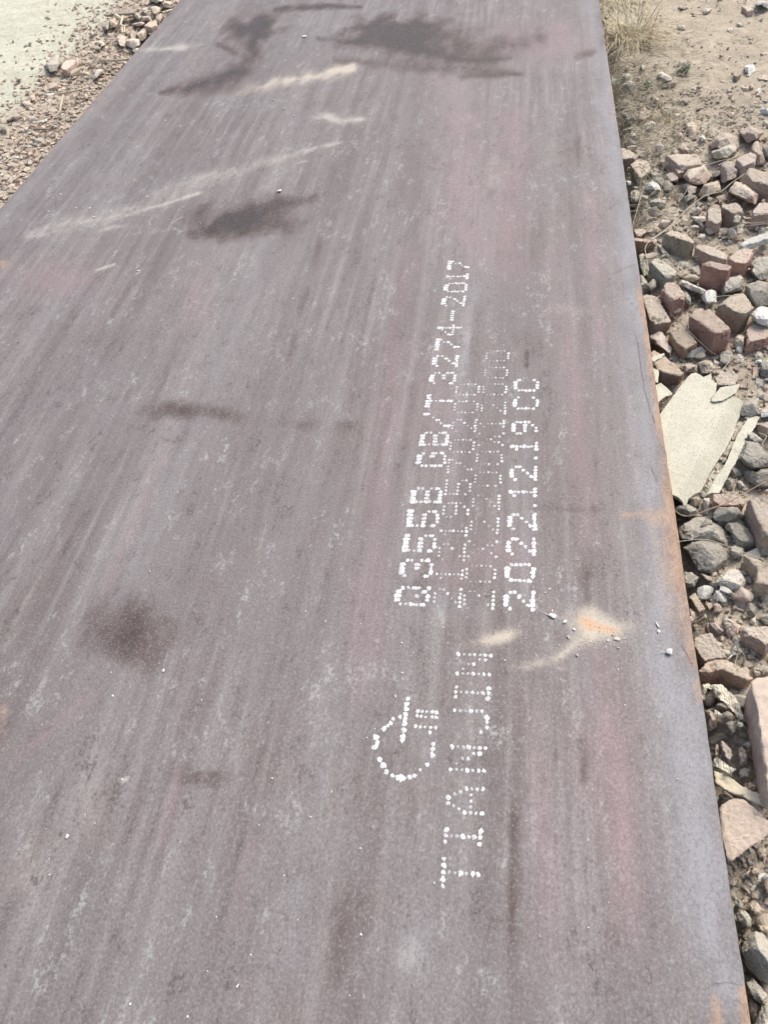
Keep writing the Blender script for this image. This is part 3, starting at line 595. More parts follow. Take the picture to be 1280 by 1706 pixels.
rock('U', [(680, 640), (740, 550), (862, 513), (882, 600), (700, 662)], .14, .06, 'tan', 'tan flat stone in front of the smooth pinkish boulder', rough=.5)
rock('U', [(558, 560), (600, 540), (672, 575), (660, 622), (590, 612)], .14, .05, 'mauve', 'small purple grey stone', rough=.5)
rock('U', [(565, 665), (620, 615), (668, 655), (580, 702)], .13, .05, 'green', 'pale green grey stone by the long root', rough=.5)
brick('U', [(765, 750), (880, 743), (888, 860), (850, 887), (772, 852)], .15, .06, 'dusty', 'upright squarish brick end facing the plate', tilt=(0, -.05))
brick('U', [(888, 718), (1020, 703), (1087, 780), (1000, 802), (892, 742)], .155, .09, 'dusty', 'dusty brick with shaded end next to the squarish brick end')
brick('U', [(1160, 742), (1200, 705), (1340, 700), (1340, 790), (1150, 802)], .155, .10, 'dusty', 'long dusty brick at the margin of the far rubble')
rock('U', [(618, 782), (690, 735), (722, 770), (650, 822)], .12, .05, 'mauve', 'broken stone with dark hollow', rough=.6)
rock('U', [(618, 832), (700, 825), (768, 835), (772, 862), (690, 885)], .12, .03, 'pale', 'thin pale flake in front of broken stone', rough=.4)
rock('U', [(840, 660), (905, 640), (912, 670), (880, 705)], .14, .04, 'red', 'faded red crumb leaning on the pink brown boulder', rough=.5)
rock('U', [(988, 820), (1020, 808), (1052, 825), (1040, 870), (990, 865)], .155, .03, 'green', 'pale green crumb on two bricks', rough=.5)
rock('U', [(320, 215), (360, 175), (402, 240), (380, 272), (330, 250)], .13, .05, 'mauve', 'dark sided stone under dry stalks', rough=.5)
rock('U', [(222, 40), (280, 5), (330, 25), (310, 70), (250, 85)], .12, .05, 'pale', 'rounded light stone among dry stalks', rough=.5)
rock('U', [(580, 40), (640, 10), (680, 60), (660, 150), (600, 140)], .125, .05, 'tan', 'squat tan stone near yellow grass', rough=.5)
rock('U', [(510, 225), (560, 190), (612, 250), (600, 282), (530, 280)], .125, .05, 'dusty', 'dusty lump behind the flat dusty brick')
rock('U', [(700, 140), (740, 135), (745, 165), (710, 175)], .12, .02, 'white', 'little pale pebble on the dirt above the rubble', rough=.4)
rock('U', [(1240, 230), (1300, 210), (1300, 320), (1255, 300)], .15, .05, 'dark', 'dark grey stone at the margin beyond the bricks', rough=.5)
rock('U', [(380, 530), (440, 505), (480, 560), (460, 620), (400, 610)], .115, .04, 'grey', 'grey crumb beside the white wedge', rough=.7)
rock('U', [(270, 460), (340, 440), (380, 480), (350, 520), (290, 510)], .115, .04, 'grey', 'dull grey crumb in front of the tilted brown brick', rough=.7)
rock('U', [(400, 455), (480, 440), (530, 480), (510, 530), (430, 510)], .12, .05, 'dusty', 'sandy lump between white wedge and smooth boulder', rough=.7)
rock('U', [(350, 350), (430, 335), (500, 400), (480, 430), (400, 410)], .125, .04, 'dusty', 'ragged sandy stone next to the flat dusty brick', rough=.8)
rock('U', [(100, 620), (150, 590), (205, 620), (190, 690), (120, 720)], .112, .04, 'green', 'greenish slab tucked at the plate edge', rough=.5)
rock('U', [(950, 900), (1020, 860), (1090, 900), (1060, 960), (980, 970)], .12, .05, 'green', 'mossy olive lump at the foot of the bricks')
rock('U', [(1150, 930), (1220, 890), (1330, 900), (1330, 980), (1200, 980)], .12, .05, 'green', 'pale mossy stone above the plaster slab')

# --- bare dirt at the top
rock('T', [(860, 862), (900, 842), (985, 838), (1007, 920), (945, 952), (885, 932)], .12, .05, 'white', 'bluish white stone on the bare dirt', rough=.2)
brick('T', [(722, 965), (738, 893), (828, 940), (772, 997)], .12, .05, 'brown', 'dark brown brick wedge beside the bluish white stone')
piece('shell_shard', 'shard', 'pale pointed shard on the bare dirt', 'T', [(900, 1042), (1020, 1070), (1098, 1160), (1072, 1237), (1012, 1190), (960, 1090)], .10, .02, 'white')
brick('T', [(825, 80), (970, 66), (978, 130), (905, 150), (870, 110)], .12, .05, 'dusty', 'pink brick block at the top margin of the dirt')
brick('T', [(640, 5), (760, -20), (960, -20), (970, 60), (830, 60)], .10, .05, 'brown', 'buried brown brick behind the pink block')
rock('T', [(1000, 60), (1030, 10), (1100, 15), (1200, 40), (1200, 110), (1080, 60)], .14, .05, 'white', 'long white curved piece at the top corner', rough=.5)
for i, (pl, lb_) in enumerate([([(618, 382), (670, 360), (742, 392), (700, 418)], 'pale flat chip on bare dirt, first of a pair'), ([(755, 300), (810, 285), (885, 370), (840, 388), (790, 350)], 'cream smear of plaster pressed into bare dirt'),
     ([(0, 82), (120, 85), (135, 112), (20, 112)], 'long pale flat stone beyond the grass tuft'), ([(150, 170), (240, 140), (310, 180), (260, 208)], 'flat buried stone beyond the grass tuft'), ([(310, 110), (450, 108), (420, 150), (340, 180)], 'flat light stone next to a buried one'),
     ([(630, 1052), (700, 1035), (730, 1060), (660, 1078)], 'small pale chip beside the brown wedge'), ([(630, 1470), (700, 1445), (750, 1465), (690, 1495)], 'flat sandy chip on the lower bare dirt'), ([(1060, 690), (1163, 670), (1190, 720), (1110, 722)], 'thin reddish flake at the margin of bare dirt'),
     ([(1000, 1000), (1163, 950), (1190, 1040), (1050, 1055)], 'pinkish flat stone under the white one'), ([(0, 330), (90, 320), (100, 370), (0, 375)], 'cream flat stone next to the tuft'), ([(640, 1130), (700, 1170), (760, 1210), (700, 1230), (640, 1190)], 'sandy ledge stone on the bare dirt'),
     ([(800, 1110), (940, 1120), (930, 1180), (800, 1170)], 'buried sandy stone near the pale shard')]):
    rock('T', pl, .108, .03, ['pale', 'pale', 'pale', 'tan', 'pale', 'pale', 'tan', 'dusty', 'dusty', 'pale', 'tan', 'tan'][i], lb_, rough=.4)
rock('G', [(780, 1030), (880, 1020), (1030, 1110), (1020, 1150), (870, 1110)], .125, .05, 'pale', 'flat topped greyish block below the grass tuft', rough=.3)
rock('G', [(330, 1200), (450, 1130), (520, 1200), (480, 1300), (340, 1290)], .12, .05, 'pale', 'weathered light lump near the plate below the tuft')
rock('G', [(570, 950), (620, 920), (660, 960), (620, 1000)], .12, .04, 'pale', 'small pale stone at the foot of the tuft')
rock('G', [(720, 1370), (800, 1360), (890, 1450), (860, 1530), (780, 1470)], .12, .05, 'dusty', 'rough dusty stone under crossing straws')
brick('G', [(580, 1560), (620, 1500), (740, 1600), (700, 1660), (600, 1706), (560, 1660)], .12, .05, 'orange', 'orange brown brick shard near yellow grass')
rock('G', [(330, 1640), (480, 1630), (490, 1690), (350, 1720)], .118, .04, 'dark', 'blue grey stone against the plate')
rock('G', [(310, 1080), (390, 1040), (440, 1080), (380, 1120)], .115, .03, 'pale', 'pale chip close to the plate under the tuft')

# --- near rubble, below the cream panel
rock('4', [(1008, 392), (1165, 358), (1160, 450), (1172, 520), (1080, 542), (1000, 525)], .12, .07, 'grey', 'grey concrete chunk with smooth top behind the cream strip', rough=.6)
rock('4', [(1040, 765), (1150, 770), (1250, 900), (1340, 960), (1300, 1010), (1110, 1032), (970, 922)], .13, .09, 'grey', 'large sandy grey boulder with a hollow next to the cream strip', rough=.8)
rock('4', [(1000, 1072), (1060, 1042), (1130, 1080), (1251, 990), (1330, 1000), (1330, 1200), (1150, 1202), (1050, 1132)], .12, .09, 'grey', 'knobbly grey boulder above the thick root')
rock('4', [(1185, 480), (1330, 470), (1330, 530), (1190, 540)], .12, .04, 'white', 'bluish white chip at the margin by the cream strip', rough=.4)
rock('4', [(1140, 600), (1340, 570), (1340, 700), (1220, 730), (1160, 690)], .115, .06, 'dusty', 'dusty lump at the margin beside the cream strip')
rock('4', [(1060, 700), (1120, 680), (1210, 760), (1150, 780), (1080, 750)], .12, .04, 'pale', 'flat flake leaning on the sandy grey boulder', rough=.4)
brick('4', [(730, 1270), (880, 1258), (1022, 1300), (1032, 1372), (800, 1375), (738, 1332)], .122, .045, 'red', 'salmon pink brick slab under the forked root')
rock('4', [(708, 1482), (780, 1372), (1000, 1382), (1052, 1480), (905, 1530), (760, 1522)], .125, .08, 'grey', 'rough brown grey concrete lump in front of the salmon slab')
rock('4', [(358, 1402), (480, 1358), (612, 1430), (522, 1482), (400, 1462)], .112, .06, 'grey', 'grey lump under the thick root close to the plate')
rock('4', [(645, 1312), (690, 1300), (722, 1372), (682, 1472), (642, 1452)], .115, .07, 'pale', 'narrow upright stone below the cream tip', rough=.5)
rock('4', [(500, 1310), (580, 1290), (622, 1320), (600, 1400), (520, 1372)], .105, .06, 'brown', 'brown stone under the torn lower end of the panel', rough=.6)
rock('4', [(900, 1000), (980, 1020), (1000, 1090), (920, 1110), (880, 1060)], .10, .05, 'grey', 'dark grey stone in the gap by the knobbly boulder')
rock('4', [(860, 1110), (940, 1120), (960, 1200), (880, 1240), (840, 1180)], .095, .05, 'grey', 'deep lying grey stone in the gap below the strip')
rock('4', [(960, 1150), (1010, 1140), (1030, 1200), (990, 1230)], .10, .04, 'pale', 'light pebble in the gap beside the root')
brick('4', [(1072, 1292), (1180, 1265), (1300, 1250), (1420, 1400), (1400, 1640), (1210, 1655), (1130, 1450)], .15, .10, 'dusty', 'speckled pink brick lying flat with its long dark side showing')
rock('5', [(258, 115), (330, 70), (560, 65), (640, 120), (740, 180), (806, 270), (780, 328), (640, 288), (400, 275), (272, 262)], .118, .09, 'grey', 'large flat grey concrete chunk next to the plate, upper of two', rough=.5, dome=.03)
rock('5', [(300, 312), (540, 280), (740, 350), (788, 470), (622, 612), (470, 570), (400, 430), (340, 352)], .125, .09, 'grey', 'large pointed grey concrete chunk crossed by a thin straw', rough=.4, dome=.03)
rock('5', [(680, 132), (860, 100), (1020, 250), (1022, 350), (940, 392), (840, 330), (800, 220)], .12, .08, 'grey', 'grey green rounded chunk beside the large flat one')
rock('5', [(770, 360), (840, 322), (912, 370), (900, 442), (820, 460)], .11, .05, 'grey', 'fist sized grey lump below the rounded chunk')
rock('5', [(1025, 300), (1070, 268), (1145, 300), (1145, 430), (1060, 430)], .115, .06, 'grey', 'rounded sandy lump under the speckled pink brick')
brick('5', [(905, 412), (960, 398), (1200, 500), (1260, 720), (1030, 690), (1045, 560)], .13, .09, 'tan', 'tan broken brick with dark hollow side and a straw above it', chip=1.6)
rock('5', [(622, 692), (740, 560), (860, 545), (962, 642), (940, 752), (760, 745)], .118, .06, 'pale', 'pale porous mortar lump in the gravel')
rock('5', [(490, 590), (560, 620), (650, 640), (620, 678), (560, 660)], .105, .03, 'tan', 'thin flat stone under the pointed chunk', rough=.4)
rock('5', [(330, 590), (420, 590), (482, 640), (442, 722), (370, 732), (340, 690)], .11, .05, 'grey', 'egg shaped grey stone close to the rusty edge', rough=.4)
brick('5', [(393, 812), (450, 773), (545, 935), (490, 962)], .108, .05, 'brown', 'narrow yellowish brick sliver beside the plate')
rock('5', [(382, 922), (472, 960), (482, 1002), (412, 1085)], .108, .05, 'tile', 'pink stone corner sticking out from the plate edge', rough=.4)
rock('5', [(622, 890), (660, 878), (697, 900), (695, 970), (635, 972)], .10, .04, 'tile', 'small square pink stone on gravel', rough=.4)
rock('5', [(540, 890), (625, 868), (620, 920), (590, 945)], .09, .03, 'tan', 'small tan stone next to the square pink one', rough=.4)
rock('5', [(695, 1035), (740, 1003), (800, 1040), (855, 1090), (828, 1225), (775, 1215)], .105, .03, 'dusty', 'leaf shaped pinkish flake on gravel', rough=.5, tilt=(0, -.03))
rock('5', [(575, 1070), (640, 1060), (718, 1140), (680, 1180), (620, 1130)], .105, .03, 'mauve', 'small ragged stone beside the pinkish flake')
brick('5', [(438, 1182), (590, 1133), (642, 1180), (757, 1392), (640, 1400), (535, 1425), (450, 1292)], .12, .08, 'dusty', 'weathered pinkish brick half touching the plate', chip=1.6)
brick('5', [(900, 1095), (1000, 1100), (1160, 1100), (1200, 1220), (1137, 1290), (1050, 1225), (925, 1170)], .125, .09, 'dusty', 'pink brown brick chunk with shaded flank above the reddish one', chip=1.5)
rock('5', [(790, 1330), (840, 1240), (912, 1250), (922, 1320), (860, 1400), (800, 1390)], .105, .05, 'grey', 'dull grey stone between two brick chunks')
rock('5', [(690, 1190), (780, 1240), (790, 1300), (720, 1290)], .08, .03, 'mauve', 'flat dark stone deep between the bricks', rough=.4)
rock('5', [(910, 900), (980, 870), (1040, 920), (1020, 1000), (940, 1010)], .10, .04, 'grey', 'crumbly grey lump in the gravel patch')
rock('5', [(1060, 1010), (1137, 990), (1200, 1010), (1200, 1080), (1100, 1080)], .10, .04, 'green', 'greenish lump at the margin of the gravel patch')
rock('5', [(450, 1340), (500, 1390), (530, 1420), (490, 1440), (455, 1400)], .10, .03, 'grey', 'little grey stone under the weathered brick half', rough=.4)
brick('6', [(240, 195), (340, 76), (480, 98), (600, 160), (732, 262), (690, 285), (560, 235), (440, 180), (330, 215)], .122, .075, 'orange', 'reddish brown brick lying crosswise with rough yellowish corner', tilt=(0, .0), chip=1.6)
brick('6', [(712, 300), (738, 262), (790, 250), (900, 235), (1100, 260), (1100, 1280), (868, 1292), (838, 1130), (812, 900), (775, 700), (758, 560), (722, 420)], .160, .115, 'tile', 'long pinkish brick in light tone with a deep shaded side', chip=1.2)
rock('6', [(295, 560), (330, 540), (392, 600), (398, 700), (330, 740)], .108, .05, 'dusty', 'sandy pink lump beside the plate between two wrappers', rough=.4)
rock('6', [(478, 680), (520, 640), (585, 660), (580, 720), (530, 770)], .11, .04, 'grey', 'grey green stone below the striped wrapper')
brick('6', [(428, 815), (470, 812), (545, 930), (520, 995), (480, 960)], .10, .04, 'mauve', 'pitted narrow brick sliver standing in dirt')
rock('6', [(378, 900), (400, 848), (428, 880), (420, 955), (382, 955)], .10, .04, 'dusty', 'oval pinkish pebble near the plate', rough=.4)
rock('6', [(640, 1210), (690, 1190), (762, 1230), (750, 1285), (660, 1275)], .11, .04, 'orange', 'orange tan pebble lying against the wooden lath', rough=.5)
rock('6', [(588, 1110), (640, 1062), (694, 1080), (690, 1150), (620, 1155)], .105, .04, 'grey', 'light grey stone near the second wrapper')
rock('6', [(590, 880), (640, 860), (668, 940), (655, 1070), (610, 1050)], .10, .04, 'mauve', 'upright brown stone below the long pinkish brick', rough=.4)
rock('6', [(630, 850), (690, 835), (720, 870), (670, 885)], .10, .02, 'pale', 'small light chip on the upright brown stone', rough=.4)
piece('wooden_lath', 'lath', 'pale wooden lath reaching from the plate to the long brick', '6', [(365, 1075), (500, 1130), (640, 1225), (853, 1320), (900, 1345), (900, 1430), (740, 1370), (590, 1305), (480, 1260), (390, 1195)], .106, .009, 'wood')
piece('broken_tile', 'tile', 'big pinkish terracotta tile with chipped surface beside the plate', '6', [(415, 1400), (500, 1350), (600, 1298), (730, 1400), (860, 1500), (1000, 1600), (900, 1640), (700, 1770), (520, 1900), (500, 1890), (455, 1700)], .115, .012, 'tile')
rock('6', [(420, 1300), (480, 1270), (545, 1320), (520, 1370), (430, 1390)], .09, .04, 'mauve', 'shaded grey stone between lath and terracotta tile')
rock('7', [(400, 1040), (440, 960), (470, 860), (530, 848), (630, 980), (760, 1100), (720, 1340), (640, 1362), (540, 1300), (440, 1200)], .13, .11, 'pale', 'large beige boulder close to the bottom corner of the plate', rough=.4, dome=.03)
rock('7', [(350, 740), (420, 715), (492, 790), (490, 860), (420, 850), (372, 810)], .10, .05, 'green', 'smooth greenish stone above the beige boulder', rough=.5)
rock('7', [(340, 600), (400, 640), (412, 700), (360, 700), (342, 650)], .10, .04, 'grey', 'grey sliver beside the plate below the terracotta tile')
rock('7', [(462, 660), (515, 625), (560, 660), (575, 710), (545, 760), (490, 720)], .08, .03, 'tan', 'tan flat pebble with pinkish tint in the gravel', rough=.3)
rock('7', [(472, 370), (500, 342), (560, 365), (550, 402), (480, 402)], .08, .02, 'dusty', 'mauve chip in gravel under the tile corner', rough=.3)
rock('7', [(555, 440), (628, 395), (680, 400), (628, 435), (580, 462)], .085, .02, 'white', 'white chip in gravel under the tile corner', rough=.3)
rock('7', [(445, 1350), (500, 1308), (620, 1450), (640, 1500), (600, 1540), (520, 1500), (465, 1425)], .112, .05, 'pale', 'light grey flat stone below the beige boulder', rough=.4)
rock('7', [(515, 1720), (560, 1600), (640, 1490), (760, 1480), (760, 1800), (520, 1800)], .13, .07, 'pale', 'smooth cream stone at the bottom corner', rough=.3)
rock('7', [(460, 1440), (520, 1510), (590, 1550), (540, 1640), (500, 1700), (470, 1600)], .09, .05, 'mauve', 'shadowed stone between the plate and the cream stone')
rock('7', [(600, 500), (640, 440), (700, 500), (690, 580), (620, 570)], .09, .04, 'tile', 'pink stone at the margin of the gravel', rough=.4)
rock('7', [(540, 860), (580, 830), (640, 870), (640, 920), (580, 900)], .08, .03, 'tan', 'tan stone behind the beige boulder', rough=.4)

# --- debris strip on the far side of the plate
rock('M', [(440, 315), (500, 240), (560, 188), (640, 228), (628, 275), (600, 305), (460, 352)], .155, .08, 'grey', 'largest grey stone on the edge of the pale track', rough=.6)
brick('M', [(608, 312), (660, 250), (700, 238), (775, 242), (740, 290), (670, 345), (630, 340)], .145, .05, 'dusty', 'pinkish tan brick piece beside the largest grey stone')
brick('M', [(698, 372), (750, 325), (800, 318), (800, 335), (720, 385)], .13, .03, 'tan', 'small tan slab in front of the pinkish tan brick')
rock('M', [(950, 400), (968, 338), (1052, 342), (1035, 380), (940, 450)], .145, .06, 'pale', 'pale three sided stone standing near the plate', rough=.4)
brick('M', [(478, 480), (520, 465), (575, 472), (570, 505), (500, 530)], .13, .03, 'tile', 'pink brick flake in the debris beside the pale track')
rock('M', [(450, 575), (540, 555), (560, 570), (470, 592)], .12, .02, 'dark', 'dark flat stone under the pink flake', rough=.4)
rock('M', [(300, 610), (350, 590), (355, 640), (320, 655)], .13, .03, 'tile', 'small peach stone at the border of the pale track', rough=.5)
rock('M', [(200, 670), (290, 660), (330, 700), (260, 720)], .12, .02, 'tile', 'flat pinkish patch stone on the track border', rough=.5)
rock('M', [(0, 940), (40, 925), (65, 965), (20, 985)], .13, .03, 'dark', 'dark grey stone at the picture margin beside the track', rough=.5)
rock('M', [(60, 855), (110, 835), (140, 845), (80, 862)], .12, .02, 'dark', 'thin dark chip on the pale track', rough=.4)
rock('M', [(760, 615), (790, 605), (810, 635), (780, 650)], .125, .02, 'dark', 'dark crumb in the debris near the plate', rough=.4)
rock('M', [(150, 430), (190, 410), (215, 430), (180, 448)], .13, .02, 'pale', 'lone small stone on the pale track', rough=.5)
rock('L', [(372, 245), (430, 213), (480, 290), (445, 322), (380, 322)], .15, .04, 'tile', 'flat pink brick face behind white sticks', rough=.2)
brick('L', [(778, 302), (830, 258), (925, 238), (930, 290), (860, 325)], .16, .05, 'tile', 'bright pink brick piece against the far part of the plate')
rock('L', [(285, 320), (330, 245), (370, 250), (365, 330), (320, 352)], .15, .05, 'grey', 'grey stone beside the flat pink brick face', rough=.5)
rock('L', [(448, 440), (500, 400), (560, 440), (570, 510), (500, 522), (450, 490)], .15, .05, 'dusty', 'sandy lump below the white sticks')
rock('L', [(590, 410), (640, 370), (692, 390), (690, 440), (600, 442)], .15, .05, 'dusty', 'rounded dusty stone next to the hollow dark one')
rock('L', [(690, 400), (750, 365), (812, 380), (800, 450), (750, 480), (700, 440)], .155, .06, 'brown', 'dark brown stone with hollow beside the plate')
rock('L', [(560, 480), (640, 455), (740, 470), (730, 540), (640, 570), (580, 545)], .15, .05, 'dusty', 'cluster stone with knobbly top near the plate')
rock('L', [(640, 180), (700, 152), (748, 205), (700, 228)], .15, .04, 'pale', 'pale pinkish wedge behind the bright pink brick', rough=.4)
rock('L', [(745, 115), (800, 90), (830, 130), (790, 155)], .15, .03, 'pale', 'light chip in the far debris', rough=.5)
rock('L', [(750, 200), (860, 185), (850, 235), (770, 245)], .145, .03, 'mauve', 'greyish flat stone behind the bright pink brick', rough=.5)
rock('L', [(915, 200), (980, 160), (1010, 200), (960, 290), (925, 280)], .15, .05, 'brown', 'brown stone touching the plate beyond the pink brick')
rock('L', [(830, 5), (880, -20), (1010, -20), (1020, 5), (940, 35)], .15, .05, 'green', 'large greenish stone at the very top of the debris', rough=.5)
rock('L', [(985, 40), (1040, 10), (1120, 30), (1100, 90), (1020, 90)], .145, .05, 'tan', 'sandy boulder by the plate at the top of the debris')
rock('L', [(200, 505), (250, 485), (330, 525), (270, 538)], .135, .02, 'pale', 'flat light stone in the debris strip', rough=.4)
rock('L', [(190, 575), (230, 545), (270, 570), (215, 592)], .13, .02, 'tan', 'flat sandy stone below the flat light one', rough=.4)
rock('L', [(640, 600), (700, 570), (720, 570), (660, 620)], .145, .03, 'pale', 'light chip right against the plate edge', rough=.4)
rock('L', [(130, 400), (160, 360), (190, 400), (150, 432)], .135, .03, 'pale', 'small light stone on the track border', rough=.5)
rock('L', [(630, 290), (720, 265), (800, 260), (780, 290), (690, 310)], .14, .04, 'dusty', 'long dusty lump in the middle of the far debris')
piece('bark_slab', 'bark', 'grey weathered slab of bark lying on the pale track', 'L', [(288, 165), (400, 135), (515, 122), (560, 90), (590, 78), (680, 112), (672, 150), (560, 160), (420, 165), (320, 178)], .16, .02, 'bark', chip=2)
rock('L', [(850, 85), (920, 72), (980, 100), (960, 160), (880, 160)], .145, .05, 'tan', 'yellowish lump below the greenish stone')

finish()

# ------------------------------------------------------------------ thin sheets (torn plastic panel, wrappers)
def torn(poly):
    out = []
    for i, (x0, y0) in enumerate(poly):
        x1, y1 = poly[(i + 1) % len(poly)]; L = math.hypot(x1 - x0, y1 - y0); k_ = max(1, int(L / 16)); nx_, ny_ = -(y1 - y0) / (L + 1e-6), (x1 - x0) / (L + 1e-6)
        for j in range(k_):
            a = random.gauss(0, 2.2) if j else 0
            out.append((x0 + (x1 - x0) * j / k_ + nx_ * a, y0 + (y1 - y0) * j / k_ + ny_ * a))
    return out
def sheet(name, k, poly, zf, th, mat, parent=None, step=.006, loc=None):
    poly = torn(poly)
    P = [at(*zpx(k, p), zf(None)) for p in poly]
    for _ in range(3): P = [at(*zpx(k, p), zf(q)) for p, q in zip(poly, P)]
    bm = bmesh.new(); vs = [bm.verts.new((p.x, p.y, 0)) for p in P]; bm.faces.new(vs)
    xs_ = [p.x for p in P]; ys_ = [p.y for p in P]
    for a, (lo, hi) in enumerate(((min(xs_), max(xs_)), (min(ys_), max(ys_)))):
        q = lo + step
        while q < hi:
            co_ = [0, 0, 0]; no = [0, 0, 0]; co_[a] = q; no[a] = 1
            bmesh.ops.bisect_plane(bm, geom=bm.verts[:] + bm.edges[:] + bm.faces[:], plane_co=co_, plane_no=no); q += step
    bmesh.ops.triangulate(bm, faces=bm.faces[:])
    bm.normal_update()
    if bm.faces and sum(f.normal.z for f in bm.faces) < 0: bmesh.ops.reverse_faces(bm, faces=bm.faces[:])
    # keep the outline where the photo has it: lift each point along its line of sight height by height
    for v_ in bm.verts:
        z = zf(v_.co); v_.co.z = z
    r = bmesh.ops.extrude_face_region(bm, geom=bm.faces[:])
    nv_ = [g for g in r['geom'] if isinstance(g, bmesh.types.BMVert)]
    for v_ in nv_: v_.co.z -= th
    bmesh.ops.recalc_face_normals(bm, faces=bm.faces[:])
    o0 = loc if loc is not None else Vector((sum(xs_) / len(xs_), sum(ys_) / len(ys_), zf(None)))
    for v_ in bm.verts: v_.co -= o0
    me_ = bpy.data.meshes.new(name); bm.to_mesh(me_); bm.free(); me_.materials.append(mat)
    o = bpy.data.objects.new(name, me_); C.objects.link(o)
    if parent: o.parent = parent
    else: o.location = o0
    return o
A1, A2 = at(*zpx('4', (1010, 500)), .092), at(*zpx('4', (615, 1250)), .092)
axd = (A2 - A1).normalized(); nrm2 = Vector((-axd.y, axd.x, 0))
if nrm2.x > 0: nrm2 = -nrm2
def z_panel(c):
    if c is None: return .112
    p = Vector((c.x, c.y, 0)); s = (p - Vector((A1.x, A1.y, 0))).dot(nrm2)      # distance into the sheet from its folded side
    z = .1160 + .0013 * noise.noise(Vector((c.x * 14, c.y * 14, 0))) + .0006 * noise.noise(Vector((c.x * 60, c.y * 60, 0)))
    if s < .032: z -= .024 * (1 - max(0, s) / .032)
    if c.x > XR + .03: z += .02 * (min(.05, c.x - XR - .03))
    return z
pe = bpy.data.objects.new('plastic_trim', None); C.objects.link(pe); pe.location = at(*zpx('4', (600, 700)), .11); tag(pe, 'torn cream panel with folded side wedged under the plate edge', 'panel')
L0 = pe.location.copy()
sheet('panel_sheet', '4', [(170, 600), (225, 520), (330, 375), (430, 240), (520, 130), (570, 116), (640, 160), (690, 140), (717, 108), (720, 190), (770, 215), (760, 310), (705, 372), (745, 397), (830, 382), (930, 335), (1012, 385), (1012, 470), (985, 542), (960, 580), (930, 690), (850, 850), (790, 930), (710, 1060), (650, 1180), (615, 1250), (550, 1272), (500, 1310), (470, 1408), (445, 1340), (400, 1295), (330, 1266), (240, 1240)], z_panel, .007, M['cream'], pe, .005, L0)
sheet('outer_strip', '4', [(1062, 552), (1130, 532), (1177, 538), (1130, 640), (1068, 728), (1032, 742), (1042, 800), (1000, 872), (950, 965), (900, 1050), (790, 1258), (720, 1256), (672, 1274), (740, 1150), (860, 960), (910, 840), (960, 720)], lambda c: .103 if c is None else .106 + .004 * noise.noise(Vector((c.x * 30, c.y * 30, 2))), .0025, M['cream'], pe, .006, L0)
sheet('torn_flake', '4', [(748, 392), (712, 378), (800, 260), (880, 245), (988, 230), (945, 312), (880, 350), (830, 380)], lambda c: .120 if c is None else .1225 + .004 * noise.noise(Vector((c.x * 30, c.y * 30, 5))), .002, M['cream'], pe, .006, L0)
sheet('dirt_seam', '4', [(1062, 540), (1000, 560), (960, 600), (700, 1060), (600, 1260), (690, 1270), (820, 1000), (900, 850), (975, 715)], lambda c: .088 if c is None else .084 + .006 * noise.noise(Vector((c.x * 60, c.y * 60, 2))), .006, M['green'], pe, .006, L0)
for pl, lb_ in (([(165, 70), (200, 90), (225, 55), (212, 215), (175, 200)], 'narrow cream shard poking out above the torn panel'), ([(180, 240), (240, 215), (300, 265), (352, 320), (280, 345), (205, 410)], 'small torn cream piece between plate and panel')):
    o = sheet('cream_shard', '4', pl, lambda c: .116 if c is None else .114 + .003 * noise.noise(Vector((c.x * 40, c.y * 40, 1))), .002, M['cream']); tag(o, lb_, 'shard')
o = sheet('cream_shard', '3', [(318, 1205), (430, 1172), (435, 1188), (345, 1245)], lambda c: .118, .002, M['cream']); tag(o, 'thin cream strip lying on the brown orange brick', 'shard')
def z_crump(base, a):
    def f(c):
        if c is None: return base
        return base + a * (abs(noise.noise(Vector((c.x * 45, c.y * 45, 3)))) + .6 * abs(noise.noise(Vector((c.x * 110, c.y * 110, 1)))))
    return f
for pl, b_, lb_ in (([(360, 322), (440, 318), (520, 375), (570, 440), (605, 510), (650, 640), (600, 622), (540, 560), (470, 480), (415, 440), (400, 410), (375, 380)], .104, 'crumpled cream wrapper with dark stripes'),
                    ([(262, 332), (330, 310), (368, 342), (352, 372), (322, 350), (300, 400), (298, 470), (270, 440)], .104, 'folded wrapper scrap touching the plate'),
                    ([(380, 545), (372, 570), (400, 602), (500, 590), (575, 630), (625, 770), (600, 700), (560, 612), (470, 572)], .10, 'thin curled wrapper rim below the striped one'),
                    ([(585, 660), (590, 635), (645, 678), (620, 700)], .108, 'small bright wrapper corner'),
                    ([(366, 1000), (400, 960), (450, 1000), (520, 1052), (580, 1075), (545, 1090), (530, 1125), (470, 1092), (400, 1052), (368, 1040)], .104, 'pale twisted wrapper lying against the plate above the lath')):
    o = sheet('crumpled_wrapper', '6', pl, z_crump(b_, .018), .001, M['wrap'], step=.0035); tag(o, lb_, 'wrapper')

